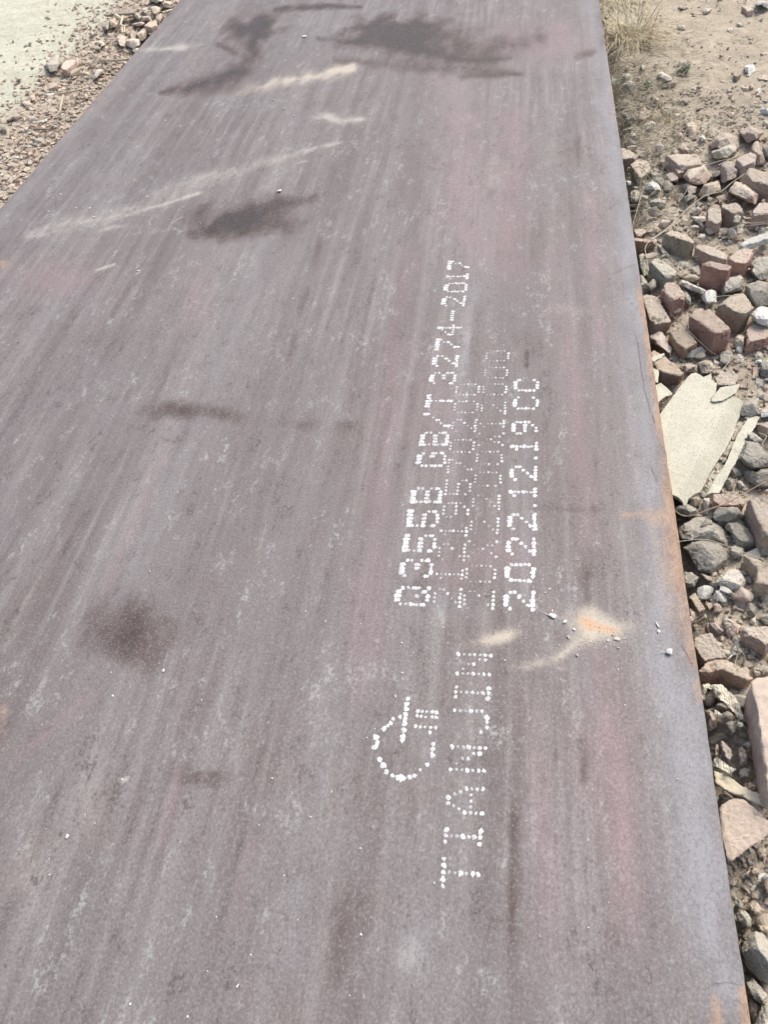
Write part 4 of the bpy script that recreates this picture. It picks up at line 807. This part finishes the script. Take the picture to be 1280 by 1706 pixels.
# ------------------------------------------------------------------ loose small stones
def rock_mesh(seed, mat, n_=16, sub=1, flat=.7):
    rg = random.Random(seed); bm = bmesh.new()
    for _ in range(n_):
        v_ = Vector((rg.gauss(0, 1), rg.gauss(0, 1), rg.gauss(0, 1))).normalized() * rg.uniform(.75, 1)
        bm.verts.new((v_.x, v_.y * rg.uniform(.6, .9), v_.z * flat))
    bmesh.ops.convex_hull(bm, input=bm.verts[:]); bmesh.ops.delete(bm, geom=[v_ for v_ in bm.verts if not v_.link_faces], context='VERTS')
    if sub:
        bmesh.ops.bevel(bm, geom=bm.edges[:], offset=.08, segments=1, affect='EDGES')
    me_ = bpy.data.meshes.new('fragment'); bm.to_mesh(me_); bm.free()
    if mat: me_.materials.append(mat)
    return me_
kinds = ['dusty', 'dusty', 'grey', 'grey', 'pale', 'brown', 'mauve', 'tan', 'green', 'red', 'orange', 'tile', 'white']
TM = {k: [rock_mesh(i * 31 + j, M[k]) for j in range(3)] for i, k in enumerate(sorted(set(kinds)))}
def drop(px, py, z, s, mat, name='rubble_fragment', label='', group='', cat='stone chip', me_=None, sink=.35):
    p = at(px, py, z); q = me_ or random.choice(TM[mat])
    o = bpy.data.objects.new(name, q); C.objects.link(o); o.location = (p.x, p.y, p.z + s * .35 - s * sink * .5)
    o.rotation_euler = (random.uniform(-.5, .5), random.uniform(-.5, .5), random.uniform(0, 6.28)); k_ = random.uniform(.7, 1.2)
    o.scale = (s, s * k_, s * random.uniform(.6, 1)); tag(o, label, cat, group); return o
def right_edge(y): return 1000 + .149 * y
FRAG = [('chip lying in the gaps of the brick heap', 'chips in the brick heap'), ('chip in the far rubble below the dry grass', 'chips in the far rubble'),
        ('chip in the gravelly dirt near the grey concrete chunks', 'chips around the concrete chunks'), ('chip in the gravel around the terracotta tile', 'chips around the terracotta tile'), ('chip strewn over the bare dirt', 'chips on the bare dirt')]
MTW = {'dusty': 'dusty pinkish', 'grey': 'rough grey', 'pale': 'pale mortar', 'brown': 'brown', 'mauve': 'purple grey', 'tan': 'tan', 'green': 'greenish grey', 'red': 'red brick', 'orange': 'orange brick', 'tile': 'salmon pink', 'white': 'white plaster'}
cnt = 0
while cnt < 250:
    y = random.choice([random.uniform(120, 400), random.uniform(350, 900), random.uniform(850, 1200), random.uniform(1150, 1706)])
    x = random.uniform(right_edge(y) + 8, 1290)
    g_ = at(x, y, .05); z = gz(g_.x, g_.y)
    s = random.choice([.007, .010, .013, .016, .020, .026]) * random.uniform(.8, 1.2)
    if y < 220: s *= .8
    if 1090 < x < 1250 and 600 < y < 845: continue
    if y < 700 and y > 560 and x < 1120: continue
    lbl = FRAG[1] if y < 400 else FRAG[0] if y < 850 else FRAG[2] if y < 1150 else FRAG[3]
    if y < 230 and x > 1130: lbl = FRAG[4]
    mt_ = random.choice(kinds[:-1]) if random.random() < .95 else 'white'; szw = 'small ' if s < .011 else 'larger ' if s > .018 else ''
    drop(x, y, z + (random.uniform(0, .025) if 250 < y < 900 else random.uniform(0, .012)), s, mt_, label=szw + MTW[mt_] + ' ' + lbl[0], group=szw + MTW[mt_] + ' ' + lbl[1]); cnt += 1
cnt = 0
while cnt < 110:
    y = random.uniform(0, 330); t = random.random() ** 1.5
    x = 300 - .866 * y - 8 - t * (120 if y < 110 else 130 - .35 * (y - 110))
    if x < 0: continue
    g_ = at(x, y, .1); z = gz(g_.x, g_.y)
    mt_ = random.choice(['dusty', 'dusty', 'tile', 'pale', 'tan', 'grey', 'brown', 'pale']); fn = 'far part of the debris strip' if y < 110 else 'near part of the debris strip'
    drop(x, y, z, random.choice([.010, .014, .020, .030]) * random.uniform(.7, 1.2), mt_, name='rubble_fragment', label=MTW[mt_] + ' chip in the ' + fn, group=MTW[mt_] + ' chips in the ' + fn); cnt += 1

for i_ in range(34):
    y = random.uniform(105, 262); x = right_edge(y) + random.uniform(10, 120); g_ = at(x, y, .09); mt_ = random.choice(['dusty', 'pale', 'grey', 'brown', 'green', 'tan'])
    drop(x, y, gz(g_.x, g_.y) + .004, random.uniform(.012, .030), mt_, label=MTW[mt_] + ' stone half hidden in the dead weeds below the grass tuft', group=MTW[mt_] + ' stones in the dead weeds')
# gravel: uncountable, one joined object
def scatter(name, label, pts, mats, smin, smax, up=.3):
    tmpl = []
    for j in range(6):
        q = rock_mesh(900 + j, None, 9, 0); a = np.empty(len(q.vertices) * 3); q.vertices.foreach_get('co', a)
        tmpl.append((a.reshape(-1, 3), [tuple(p.vertices) for p in q.polygons])); bpy.data.meshes.remove(q)
    Vs, Fs, Mi, b = [], [], [], 0
    for (x, y, z) in pts:
        a, f = random.choice(tmpl); s = smin + (smax - smin) * random.random() ** 3
        al = random.random() * 6.28; c, sn = math.cos(al), math.sin(al)
        R = np.array([[c, -sn, 0], [sn, c, 0], [0, 0, 1]]); q = (a * np.array([1, random.uniform(.6, 1), random.uniform(.6, 1)])) @ R.T * s
        Vs.append(q + np.array([x, y, z + s * up])); Fs += [tuple(i + b for i in p) for p in f]; mi = random.randrange(len(mats)); Mi += [mi] * len(f); b += len(a)
    me_ = bpy.data.meshes.new(name); me_.from_pydata(np.concatenate(Vs).tolist(), [], Fs)
    for m_ in mats: me_.materials.append(M[m_])
    me_.polygons.foreach_set('material_index', Mi)
    o = bpy.data.objects.new(name, me_); C.objects.link(o); tag(o, label, kind='stuff'); return o
pts = []
while len(pts) < 17000:
    y = random.uniform(.2, 3.3) if random.random() < .90 else random.uniform(3.3, 5.5); xm = .34 + (y - .2) * .22
    x = random.uniform(.31, xm + .12)
    if random.random() < .45 + .55 * (fbm(x, y, 4, 6, 2) > -.1): pts.append((x, y, gz(x, y) + .002))
scatter('gravel', 'loose crumbs of brick and mortar on the dirt beside the plate', pts, ['dusty', 'grey', 'pale', 'brown', 'tan', 'mauve', 'dusty'], .002, .0125)
pts = []
while len(pts) < 10000:
    y = random.uniform(2.6, 6.0); x = -1.93 - abs(random.gauss(0, .30)); pts.append((x, y, gz(x, y)))
scatter('gravel', 'fine crumbs strewn along the far side of the plate', pts, ['dusty', 'pale', 'tan', 'brown', 'tile', 'red'], .0025, .021)

# ------------------------------------------------------------------ stalks, straws, roots
def tube(P, r0, r1, seg=5):
    vs, fs = [], []
    for i, p in enumerate(P):
        t = (P[min(i + 1, len(P) - 1)] - P[max(i - 1, 0)]).normalized(); s = t.cross(Vector((0, 0, 1)));
        if s.length < 1e-3: s = Vector((1, 0, 0))
        s.normalize(); u_ = s.cross(t); r = r0 + (r1 - r0) * i / (len(P) - 1)
        for k in range(seg):
            a = 6.2832 * k / seg; vs.append(p + s * math.cos(a) * r + u_ * math.sin(a) * r)
    for i in range(len(P) - 1):
        for k in range(seg):
            k2 = (k + 1) % seg; fs.append((i * seg + k, i * seg + k2, (i + 1) * seg + k2, (i + 1) * seg + k))
    fs.append(tuple(range(seg))); fs.append(tuple((len(P) - 1) * seg + k for k in range(seg))[::-1])
    return vs, fs
def smooth(P, k=5):
    out = []
    for i in range(len(P) - 1):
        a = P[max(i - 1, 0)]; b = P[i]; c = P[i + 1]; d = P[min(i + 2, len(P) - 1)]
        for j in range(k):
            t = j / k; out.append(.5 * ((2 * b) + (c - a) * t + (2 * a - 5 * b + 4 * c - d) * t * t + (3 * b - a - 3 * c + d) * t ** 3))
    return out + [P[-1]]
def stalk(name, cat, label, k, pts_, r, mat, group=None, parent=None, r1=None):
    P = smooth([at(*zpx(k, p[:2]), p[2]) for p in pts_]); o0 = P[0] if parent is None else parent.location
    if r < .004: r *= .72
    vs, fs = tube([p - o0 for p in P], r, r1 or r * .6)
    me_ = bpy.data.meshes.new(name); me_.from_pydata(vs, [], fs); me_.materials.append(M[mat]); me_.polygons.foreach_set('use_smooth', [True] * len(me_.polygons))
    o = bpy.data.objects.new(name, me_); C.objects.link(o)
    if parent: o.parent = parent
    else: o.location = o0; tag(o, label, cat, group)
    return o
re_ = bpy.data.objects.new('forked_root', None); C.objects.link(re_); re_.location = at(*zpx('4', (870, 1350)), .15); tag(re_, 'thick brown forked root arching over stones below the cream panel', 'root')
stalk('main_stem', '', '', '4', [(345, 1395, .118), (430, 1468, .135), (540, 1472, .145), (700, 1412, .152), (870, 1350, .155), (1100, 1222, .158), (1330, 1100, .15)], .0022, 'twig', parent=re_)
stalk('side_stem', '', '', '4', [(870, 1350, .155), (905, 1270, .15), (945, 1180, .14), (960, 1120, .12)], .0015, 'twig', parent=re_)
stalk('side_stem', '', '', '4', [(875, 1350, .155), (850, 1310, .15), (800, 1270, .14)], .001, 'twig', parent=re_)
stalk('straw', 'straw', 'thin pale straw crossing the pointed grey concrete chunk', '5', [(285, 298, .143), (540, 277, .16), (720, 330, .155), (900, 395, .15), (1200, 510, .14)], .0013, 'straw')
stalk('root', 'root', 'long pale root running diagonally over the far rubble', 'U', [(290, 1020, .14), (420, 930, .14), (520, 830, .145), (640, 720, .15), (760, 640, .165), (880, 608, .165), (980, 530, .17), (1090, 455, .175)], .0022, 'straw')
stalk('stick', 'stick', 'pale stick with bright tip among the far boulders', 'U', [(860, 385, .16), (940, 345, .17), (1040, 300, .175)], .003, 'straw')
stalk('stalk', 'stalk', 'pale stalk leading to the dark green block', 'U', [(745, 388, .16), (870, 350, .165), (960, 330, .17)], .002, 'straw')
stalk('stalk', 'stalk', 'pair of crossing stalks at the plate edge, the flatter one', 'U', [(100, 778, .145), (220, 768, .15), (325, 742, .145)], .0016, 'straw')
stalk('stalk', 'stalk', 'steep thin stalk at the plate edge crossing the flat one', 'U', [(210, 610, .15), (165, 770, .16), (120, 925, .145)], .0013, 'straw')
stalk('string', 'string', 'taut pale string over stones near the cream panel', '3', [(980, 1212, .145), (1120, 1218, .15), (1330, 1214, .15)], .0009, 'straw')
stalk('stalk', 'stalk', 'thin brown stalk bending past the largest red brick', '3', [(480, 850, .17), (600, 960, .165), (700, 1060, .165), (800, 1150, .15), (880, 1200, .14)], .0012, 'twig')
stalk('stalk', 'stalk', 'short stalk upright beside the largest red brick', '3', [(618, 830, .17), (622, 900, .17), (632, 970, .16)], .0012, 'straw')
stalk('stalk', 'stalk', 'curved stalk looping over the reddish brick end', '3', [(300, 500, .14), (285, 380, .15), (275, 310, .145), (320, 245, .14), (420, 170, .13), (560, 70, .13)], .0014, 'straw')
stalk('straw', 'straw', 'long pale straw above the plaster slab', 'U', [(980, 915, .16), (1120, 900, .165), (1340, 875, .165)], .0013, 'straw')
stalk('straw', 'straw', 'straw lying in front of the long dusty brick', 'U', [(1040, 880, .165), (1180, 878, .165), (1330, 862, .165)], .0013, 'straw')
stalk('stalk', 'stalk', 'stalk between white plaster crumb and concrete lump', '3', [(860, 712, .16), (960, 700, .165), (1080, 702, .16)], .0012, 'straw')
stalk('twig', 'twig', 'forked twig lying on pebbles above the pinkish brick end', '3', [(900, 1320, .135), (950, 1260, .14), (1000, 1215, .135)], .0013, 'straw')
stalk('stalk', 'stalk', 'curved stalk right of the pinkish brick end', '3', [(1060, 1290, .13), (1110, 1350, .135), (1140, 1420, .12)], .0015, 'straw')
stalk('straw', 'straw', 'pale straw lying on bare dirt beyond the green plant', 'T', [(-20, 705, .1), (110, 725, .1), (240, 752, .1)], .0018, 'straw')
stalk('straw', 'straw', 'bent straw in front of the green plant', 'T', [(160, 1020, .11), (130, 1120, .11), (20, 1200, .11)], .0016, 'straw')
stalk('straw', 'straw', 'long arching straw on the dirt beside the plant', 'T', [(320, 860, .11), (400, 980, .11), (420, 1060, .1)], .0012, 'straw')
stalk('straw', 'straw', 'stiff straw above gravel beside the narrow brick sliver', '5', [(450, 1060, .11), (520, 1020, .12), (548, 980, .12)], .0009, 'straw')
stalk('straw', 'straw', 'fine straw near the leaf shaped flake', '5', [(655, 1060, .11), (680, 1000, .115), (730, 960, .11)], .0008, 'straw')
stalk('straw', 'straw', 'short vertical straw above the long brick', '6', [(560, 150, .125), (575, 90, .12), (590, 40, .12)], .0009, 'straw')
stalk('straw', 'straw', 'loose loop of straw at the margin beside the sandy boulder', '4', [(1170, 690, .14), (1240, 720, .15), (1200, 800, .15), (1240, 880, .14)], .0012, 'straw')
stalk('stick', 'stick', 'long yellowish stick in the debris strip', 'M', [(585, 590, .15), (740, 560, .16), (910, 515, .155)], .006, 'straw')
stalk('stick', 'stick', 'bent pale root in the debris strip', 'M', [(640, 600, .15), (615, 700, .155), (600, 770, .15), (530, 840, .14)], .005, 'straw')
stalk('stick', 'stick', 'dark flat stick lowest in the debris strip', 'M', [(340, 945, .135), (420, 945, .14), (515, 952, .135)], .006, 'bark')
stalk('stick', 'stick', 'short dark stick below the pinkish tan brick', 'M', [(740, 400, .14), (800, 395, .14), (862, 383, .14)], .004, 'bark')
stalk('stick', 'stick', 'greenish long stick lying near the plate', 'L', [(250, 712, .14), (420, 715, .145), (590, 700, .14)], .008, 'straw')
stalk('stick', 'stick', 'white stick lying aslant, next to the bark slab', 'L', [(442, 185, .165), (475, 205, .165), (510, 228, .16)], .012, 'wood')
stalk('stick', 'stick', 'upright white stick in the far debris', 'L', [(526, 195, .17), (512, 250, .17), (500, 300, .165)], .008, 'wood')
stalk('stick', 'stick', 'bent white stick with a knee in the far debris', 'L', [(495, 300, .16), (545, 320, .16), (540, 385, .155)], .007, 'wood')
stalk('stick', 'stick', 'short white peg beside the bent white stick', 'L', [(518, 325, .16), (520, 385, .155)], .006, 'wood')
stalk('stick', 'stick', 'light stick touching the plate at the top of the debris', 'L', [(1000, 152, .16), (1060, 132, .16), (1115, 113, .155)], .007, 'wood')

def blades(center, n_, R, hmax, lmin, lmax, wdt, loc, fan=1., seed=3, flatb=.0):
    rg = random.Random(seed); vs, fs = [], []
    for _ in range(n_):
        a = rg.uniform(0, 6.283); r0 = R * rg.random() ** .5; L = rg.uniform(lmin, lmax); el = rg.uniform(.15, 1.25)
        p = Vector((center.x + math.cos(a + rg.gauss(0, .5)) * r0 * .5, center.y + math.sin(a) * r0 * .5, center.z)); d = Vector((math.cos(a) * math.cos(el), math.sin(a) * math.cos(el), math.sin(el)))
        P = [p]; k = 8; g_ = rg.uniform(.10, .34)
        for i in range(k):
            d = (d + Vector((rg.gauss(0, .07), rg.gauss(0, .07), -g_ + rg.gauss(0, .05)))).normalized(); q = P[-1] + d * L / k
            q.x = max(q.x, XR + .004)
            if q.z < .092: q.z = .092 + rg.random() * .008
            P.append(q)
        b = len(vs); s = Vector((-math.sin(a), math.cos(a), 0)); 
        for i, q in enumerate(P):
            w_ = wdt * (1 - (i / k) ** 1.5 * .85) * (1. if i else .8); s2 = (s + Vector((0, 0, rg.uniform(-.5, .5)))).normalized()
            vs += [q - s2 * w_ - loc, q + s2 * w_ - loc]
        for i in range(k): fs.append((b + 2 * i, b + 2 * i + 1, b + 2 * i + 3, b + 2 * i + 2))
    return vs, fs
tl = at(1052, 66, .095)
te = bpy.data.objects.new('grass_tuft', None); C.objects.link(te); te.location = tl; tag(te, 'dry yellow grass tuft arching over the dirt beside the far end of the plate', 'grass tuft')
for nm, args in (('dry_blades', dict(n_=300, R=.16, hmax=.2, lmin=.10, lmax=.34, wdt=.0020)),):
    vs, fs = blades(tl, loc=tl, **args)
    me_ = bpy.data.meshes.new(nm); me_.from_pydata(vs, [], fs); me_.materials.append(M['blade']); o = bpy.data.objects.new(nm, me_); C.objects.link(o); o.parent = te; o['kind'] = 'stuff'
t2 = at(1030, 8, .095); vs, fs = blades(t2, 140, .12, .2, .1, .24, .0016, tl, seed=8)
me_ = bpy.data.meshes.new('dry_blades'); me_.from_pydata(vs, [], fs); me_.materials.append(M['blade']); o = bpy.data.objects.new('dry_blades', me_); C.objects.link(o); o.parent = te; o['kind'] = 'stuff'
# small yellow tuft in the rubble
t3 = at(*zpx('U', (430, 10)), .09); vs, fs = blades(t3, 60, .03, .1, .05, .13, .0014, t3, seed=12)
me_ = bpy.data.meshes.new('grass_wisp'); me_.from_pydata(vs, [], fs); me_.materials.append(M['blade']); o = bpy.data.objects.new('grass_wisp', me_); C.objects.link(o); o.location = t3; tag(o, 'small yellow grass wisp among far rubble stones', 'grass')

def plant(px, py, label, nl, L, seed):
    rg = random.Random(seed); c = at(px, py, .1); e = bpy.data.objects.new('small_plant', None); C.objects.link(e); e.location = c; tag(e, label, 'plant')
    for i in range(nl):
        a = i * 2.4 + rg.uniform(-.3, .3); el = rg.uniform(.4, 1.3); l_ = L * rg.uniform(.7, 1.1); d = Vector((math.cos(a) * math.cos(el), math.sin(a) * math.cos(el), math.sin(el))); s = Vector((-math.sin(a), math.cos(a), 0))
        vs = []; prof = [.15, .7, 1, .75, .05]
        for j, w_ in enumerate(prof):
            t = j / 4; p = d * l_ * t - Vector((0, 0, .25 * l_ * t * t)); vs += [p - s * w_ * l_ * .17, p + Vector((0, 0, -.02 * l_)), p + s * w_ * l_ * .17]
        fs = []
        for j in range(4):
            for k in range(2): fs.append((3 * j + k, 3 * j + k + 1, 3 * j + k + 4, 3 * j + k + 3))
        me_ = bpy.data.meshes.new('leaf'); me_.from_pydata(vs, [], fs); me_.materials.append(M['leaf']); o = bpy.data.objects.new('leaf', me_); C.objects.link(o); o.parent = e
plant(1141, 122, 'small grey green leafy plant beside the grass tuft', 44, .045, 2)
plant(1078, 148, 'smaller green sprout nearer the plate below the tuft', 30, .042, 5)
plant(1018, 140, 'dull green weed pressed against the plate edge', 14, .05, 9)

# straw litter: too fine to count
vs, fs = [], []
for i_ in range(900):
    if i_ > 480:
        y = random.uniform(2.75, 3.95); x = .33 + abs(random.gauss(0, .16))
    elif random.random() < .7:
        y = random.uniform(2.4, 5.2); x = random.uniform(.32, .34 + (y - 1.6) * .17)
    else:
        y = random.uniform(3, 5.6); x = -1.95 - abs(random.gauss(0, .2))
    a = random.uniform(0, 3.14); L = random.uniform(.02, .10); z = gz(x, y) + random.uniform(.006, .04); b = len(vs)
    P = [Vector((x, y, z))]; d = Vector((math.cos(a), math.sin(a), random.uniform(-.1, .2)))
    for i in range(4): d = (d + Vector((random.gauss(0, .18), random.gauss(0, .18), random.gauss(0, .08)))).normalized(); P.append(P[-1] + d * L / 4)
    q, f = tube(P, .0009, .0005, 4); vs += q; fs += [tuple(i + b for i in t) for t in f]
me_ = bpy.data.meshes.new('straw_litter'); me_.from_pydata(vs, [], fs); me_.materials.append(M['straw']); o = bpy.data.objects.new('straw_litter', me_); C.objects.link(o); tag(o, 'scattered dry stalks lying over dirt and rubble', kind='stuff')

vs, fs = [], []
for _ in range(1000):
    y = random.gauss(3.15, .42); x = .325 + abs(random.gauss(0, .10)); a = random.uniform(0, 6.28); L = random.uniform(.03, .09); b = len(vs)
    P = [Vector((x, y, gz(x, y) + random.uniform(0, .035)))]; d = Vector((math.cos(a), math.sin(a), random.uniform(-.1, .7)))
    for i in range(4): d = (d + Vector((random.gauss(0, .25), random.gauss(0, .25), random.gauss(-.08, .15)))).normalized(); P.append(P[-1] + d * L / 4)
    if min(p.x for p in P) < XR + .004: continue
    q, f = tube(P, .0009, .0005, 3); vs += q; fs += [tuple(i + b for i in t) for t in f]
me_ = bpy.data.meshes.new('dry_brush'); me_.from_pydata(vs, [], fs); me_.materials.append(m_simple('grey_brush', (.24, .22, .15), (.38, .35, .25), .9, 60)); o = bpy.data.objects.new('dry_brush', me_); C.objects.link(o); tag(o, 'tangled grey dead weeds along the plate below the grass tuft', kind='stuff')

# ------------------------------------------------------------------ crumbs lying on the plate
def m_crumb(nm, c): return stone(nm, tuple(x * .92 for x in c), c, (.7, .68, .62), .3, .1, .0006)
MC = [m_crumb('chalk_white', (.78, .78, .75)), m_crumb('crumb_beige', (.6, .54, .45)), m_crumb('crumb_grey', (.42, .40, .37))]
CM = [rock_mesh(700 + j, MC[j % 3] if j % 3 else MC[0], 12, 1, .6) for j in range(9)]
def crumb(x, y, d, kind, label, group=None, sx=1., rot=None, name='crumb', cat='crumb'):
    p = at(x, y, H); pz = plate_z(p.x, p.y); e = (at(x + 1, y, H) - p).length; s = d * e * .5
    q = [m for i, m in enumerate(CM) if i % 3 == kind]; o = bpy.data.objects.new(name, random.choice(q)); C.objects.link(o)
    o.location = (p.x, p.y, pz + s * .42 + .0001); o.scale = (s * sx, s, s * .8); o.rotation_euler = (0, 0, random.uniform(0, 6.28) if rot is None else rot); tag(o, label, cat, group); return o
crumb(1116, 1088, 20, 0, 'largest white pebble on the plate, near the rusty edge', name='pebble', cat='pebble')
crumb(1096, 1042, 9, 0, 'curved white sliver above the largest white pebble', sx=1.8, rot=1.9)
crumb(1098, 1053, 9, 0, 'small white chip just below the white sliver', sx=1.3)
crumb(922, 1028, 13, 0, 'elongated crushed chalk piece below the date row', sx=1.9, rot=-.5)
crumb(942, 1037, 10, 0, 'white chalk bit between crushed chalk and orange dust', sx=1.2)
crumb(957, 1050, 8, 0, 'white chalk bit at the border of the orange dust')
crumb(948, 1063, 8, 2, 'grey oval crumb beside the orange dust', sx=1.5, rot=-.6)
crumb(963, 1093, 8, 2, 'grey pointed crumb below the orange dust', sx=1.2)
crumb(1014, 1068, 9, 1, 'beige crumb first in the cluster next to the orange dust')
crumb(1029, 1066, 11, 1, 'largest beige crumb of the cluster next to the orange dust', sx=1.4, rot=0.)
crumb(1022, 1059, 7, 1, 'narrow beige crumb on top of the cluster', sx=1.4, rot=1.2)
crumb(1031, 1081, 7, 1, 'beige crumb lowest in the cluster')
crumb(507, 62, 8, 0, 'pale chip between the two dark patches at the far end', sx=1.4, rot=0)
crumb(466, 319, 9, 0, 'white oblong chip above the middle dark patch', sx=1.5, rot=.2)
crumb(113, 1394, 10, 0, 'white pointed chip alone low on the plate', sx=1.3)
crumb(724, 1472, 7, 0, 'white chip right beside the first capital of the wide row')
crumb(273, 1118, 8, 0, 'white chip below the dark brown patch')
crumb(230, 453, 6, 0, 'white fleck in the pinkish area')
crumb(31, 571, 5, 2, 'brown crumb alone near the margin')
Z_ = [('tiny pale crumb on the lower part of the plate', 'crumbs on the lower plate', [(188,1160,5),(185,1121,4),(336,1167,3),(142,1358,3),(158,1372,4),(128,1390,3),(82,1431,3),(83,1458,5),(454,1297,4),(432,1375,3),(553,1320,5),(518,1362,5),(601,1414,4),(602,1558,7),(497,1533,4),(418,1591,4),(396,1643,7),(217,1673,6),(313,1694,6),(583,1659,4),(474,1459,4),(361,1528,3),(346,1618,3),(619,1529,3),(204,1299,5),(980,1400,4),(1130,1299,5),(1152,1276,4),(981,1546,4),(900,1560,4),(1217,1659,4)]),
 ('tiny crumb around the dotted ring and wide capitals', 'crumbs around the dotted ring', [(670,1072,5),(689,1088,4),(739,1046,4),(670,1122,4),(659,1161,5),(692,1142,4),(747,1072,3),(724,1104,3),(842,1101,5),(600,1414,4),(601,1040,3),(612,1230,4),(625,1215,3)]),
 ('tiny crumb near the orange dust', 'crumbs near the orange dust', [(876,1064,4),(884,1074,3),(916,982,5),(909,988,4),(889,979,3),(899,999,4),(921,1018,5),(932,1076,4),(985,1070,6),(1042,1075,3),(1049,1071,3),(1024,1077,4),(1031,1116,4),(1098,1078,3),(1077,1057,4),(1137,1011,3),(1042,1175,3),(945,1136,3),(857,1179,3),(1018,1074,3),(1036,1072,3),(1010,1078,3)]),
 ('tiny crumb on the far part of the plate', 'crumbs on the far plate', [(456,167,4),(473,182,5),(490,193,4),(275,201,3),(294,221,3),(520,252,3),(562,236,3),(435,232,3),(905,197,3),(934,277,3),(269,311,4),(212,303,3),(181,419,3),(354,451,3),(297,515,2.5),(489,499,3),(80,353,4),(9,381,4),(14,369,3),(101,324,4),(156,362,5),(150,347,4),(126,347,4),(86,275,3),(245,328,3),(305,346,4),(253,347,3),(347,347,3),(250,953,4),(510,1019,4),(820,458,4),(724,440,3),(80,260,3)])]
for lb_, g_, L_ in Z_:
    for x, y, d in L_:
        kd = random.choice([0, 0, 1]) if y > 900 else random.choice([0, 1, 2]); wd = ['white', 'beige', 'grey'][kd]
        where = ''
        if 'lower' in lb_: where = ' near the bottom corner' if x > 850 else ' by the dark seam' if x > 580 else ' in its middle' if x > 330 else ' in its streaked outer part'
        elif 'far' in lb_: where = ' among the dust streaks' if y > 240 and x < 400 else ' near the wet stains' if y < 240 and x < 600 else ''
        crumb(x, y, d * 1.05, kd, lb_.replace('pale ', '').replace('tiny crumb', 'tiny ' + wd + ' crumb') + where, wd + ' ' + g_ + where, sx=random.uniform(.9, 1.4))
# grit: uncountable specks
pts = []
for cx, cy, sx_, sy_, k in ((330, 150, 45, 10, 120), (480, 150, 60, 20, 40), (260, 350, 110, 25, 110), (120, 380, 80, 20, 50), (690, 1120, 45, 40, 45), (1000, 1065, 40, 22, 70), (930, 1010, 30, 25, 30), (640, 900, 350, 400, 120), (640, 1350, 350, 250, 50), (560, 300, 250, 120, 60)):
    for _ in range(k):
        x = random.gauss(cx, sx_); y = random.gauss(cy, sy_)
        if y < 0 or x > 1000 + .14 * y or x < 306 - .86 * y: continue
        p = at(x, y, H); pts.append((p.x, p.y, plate_z(p.x, p.y)))
scatter('grit', 'fine grit specks strewn over the steel plate', pts, ['white', 'tan', 'pale', 'mauve'], .0006, .0022, .4)
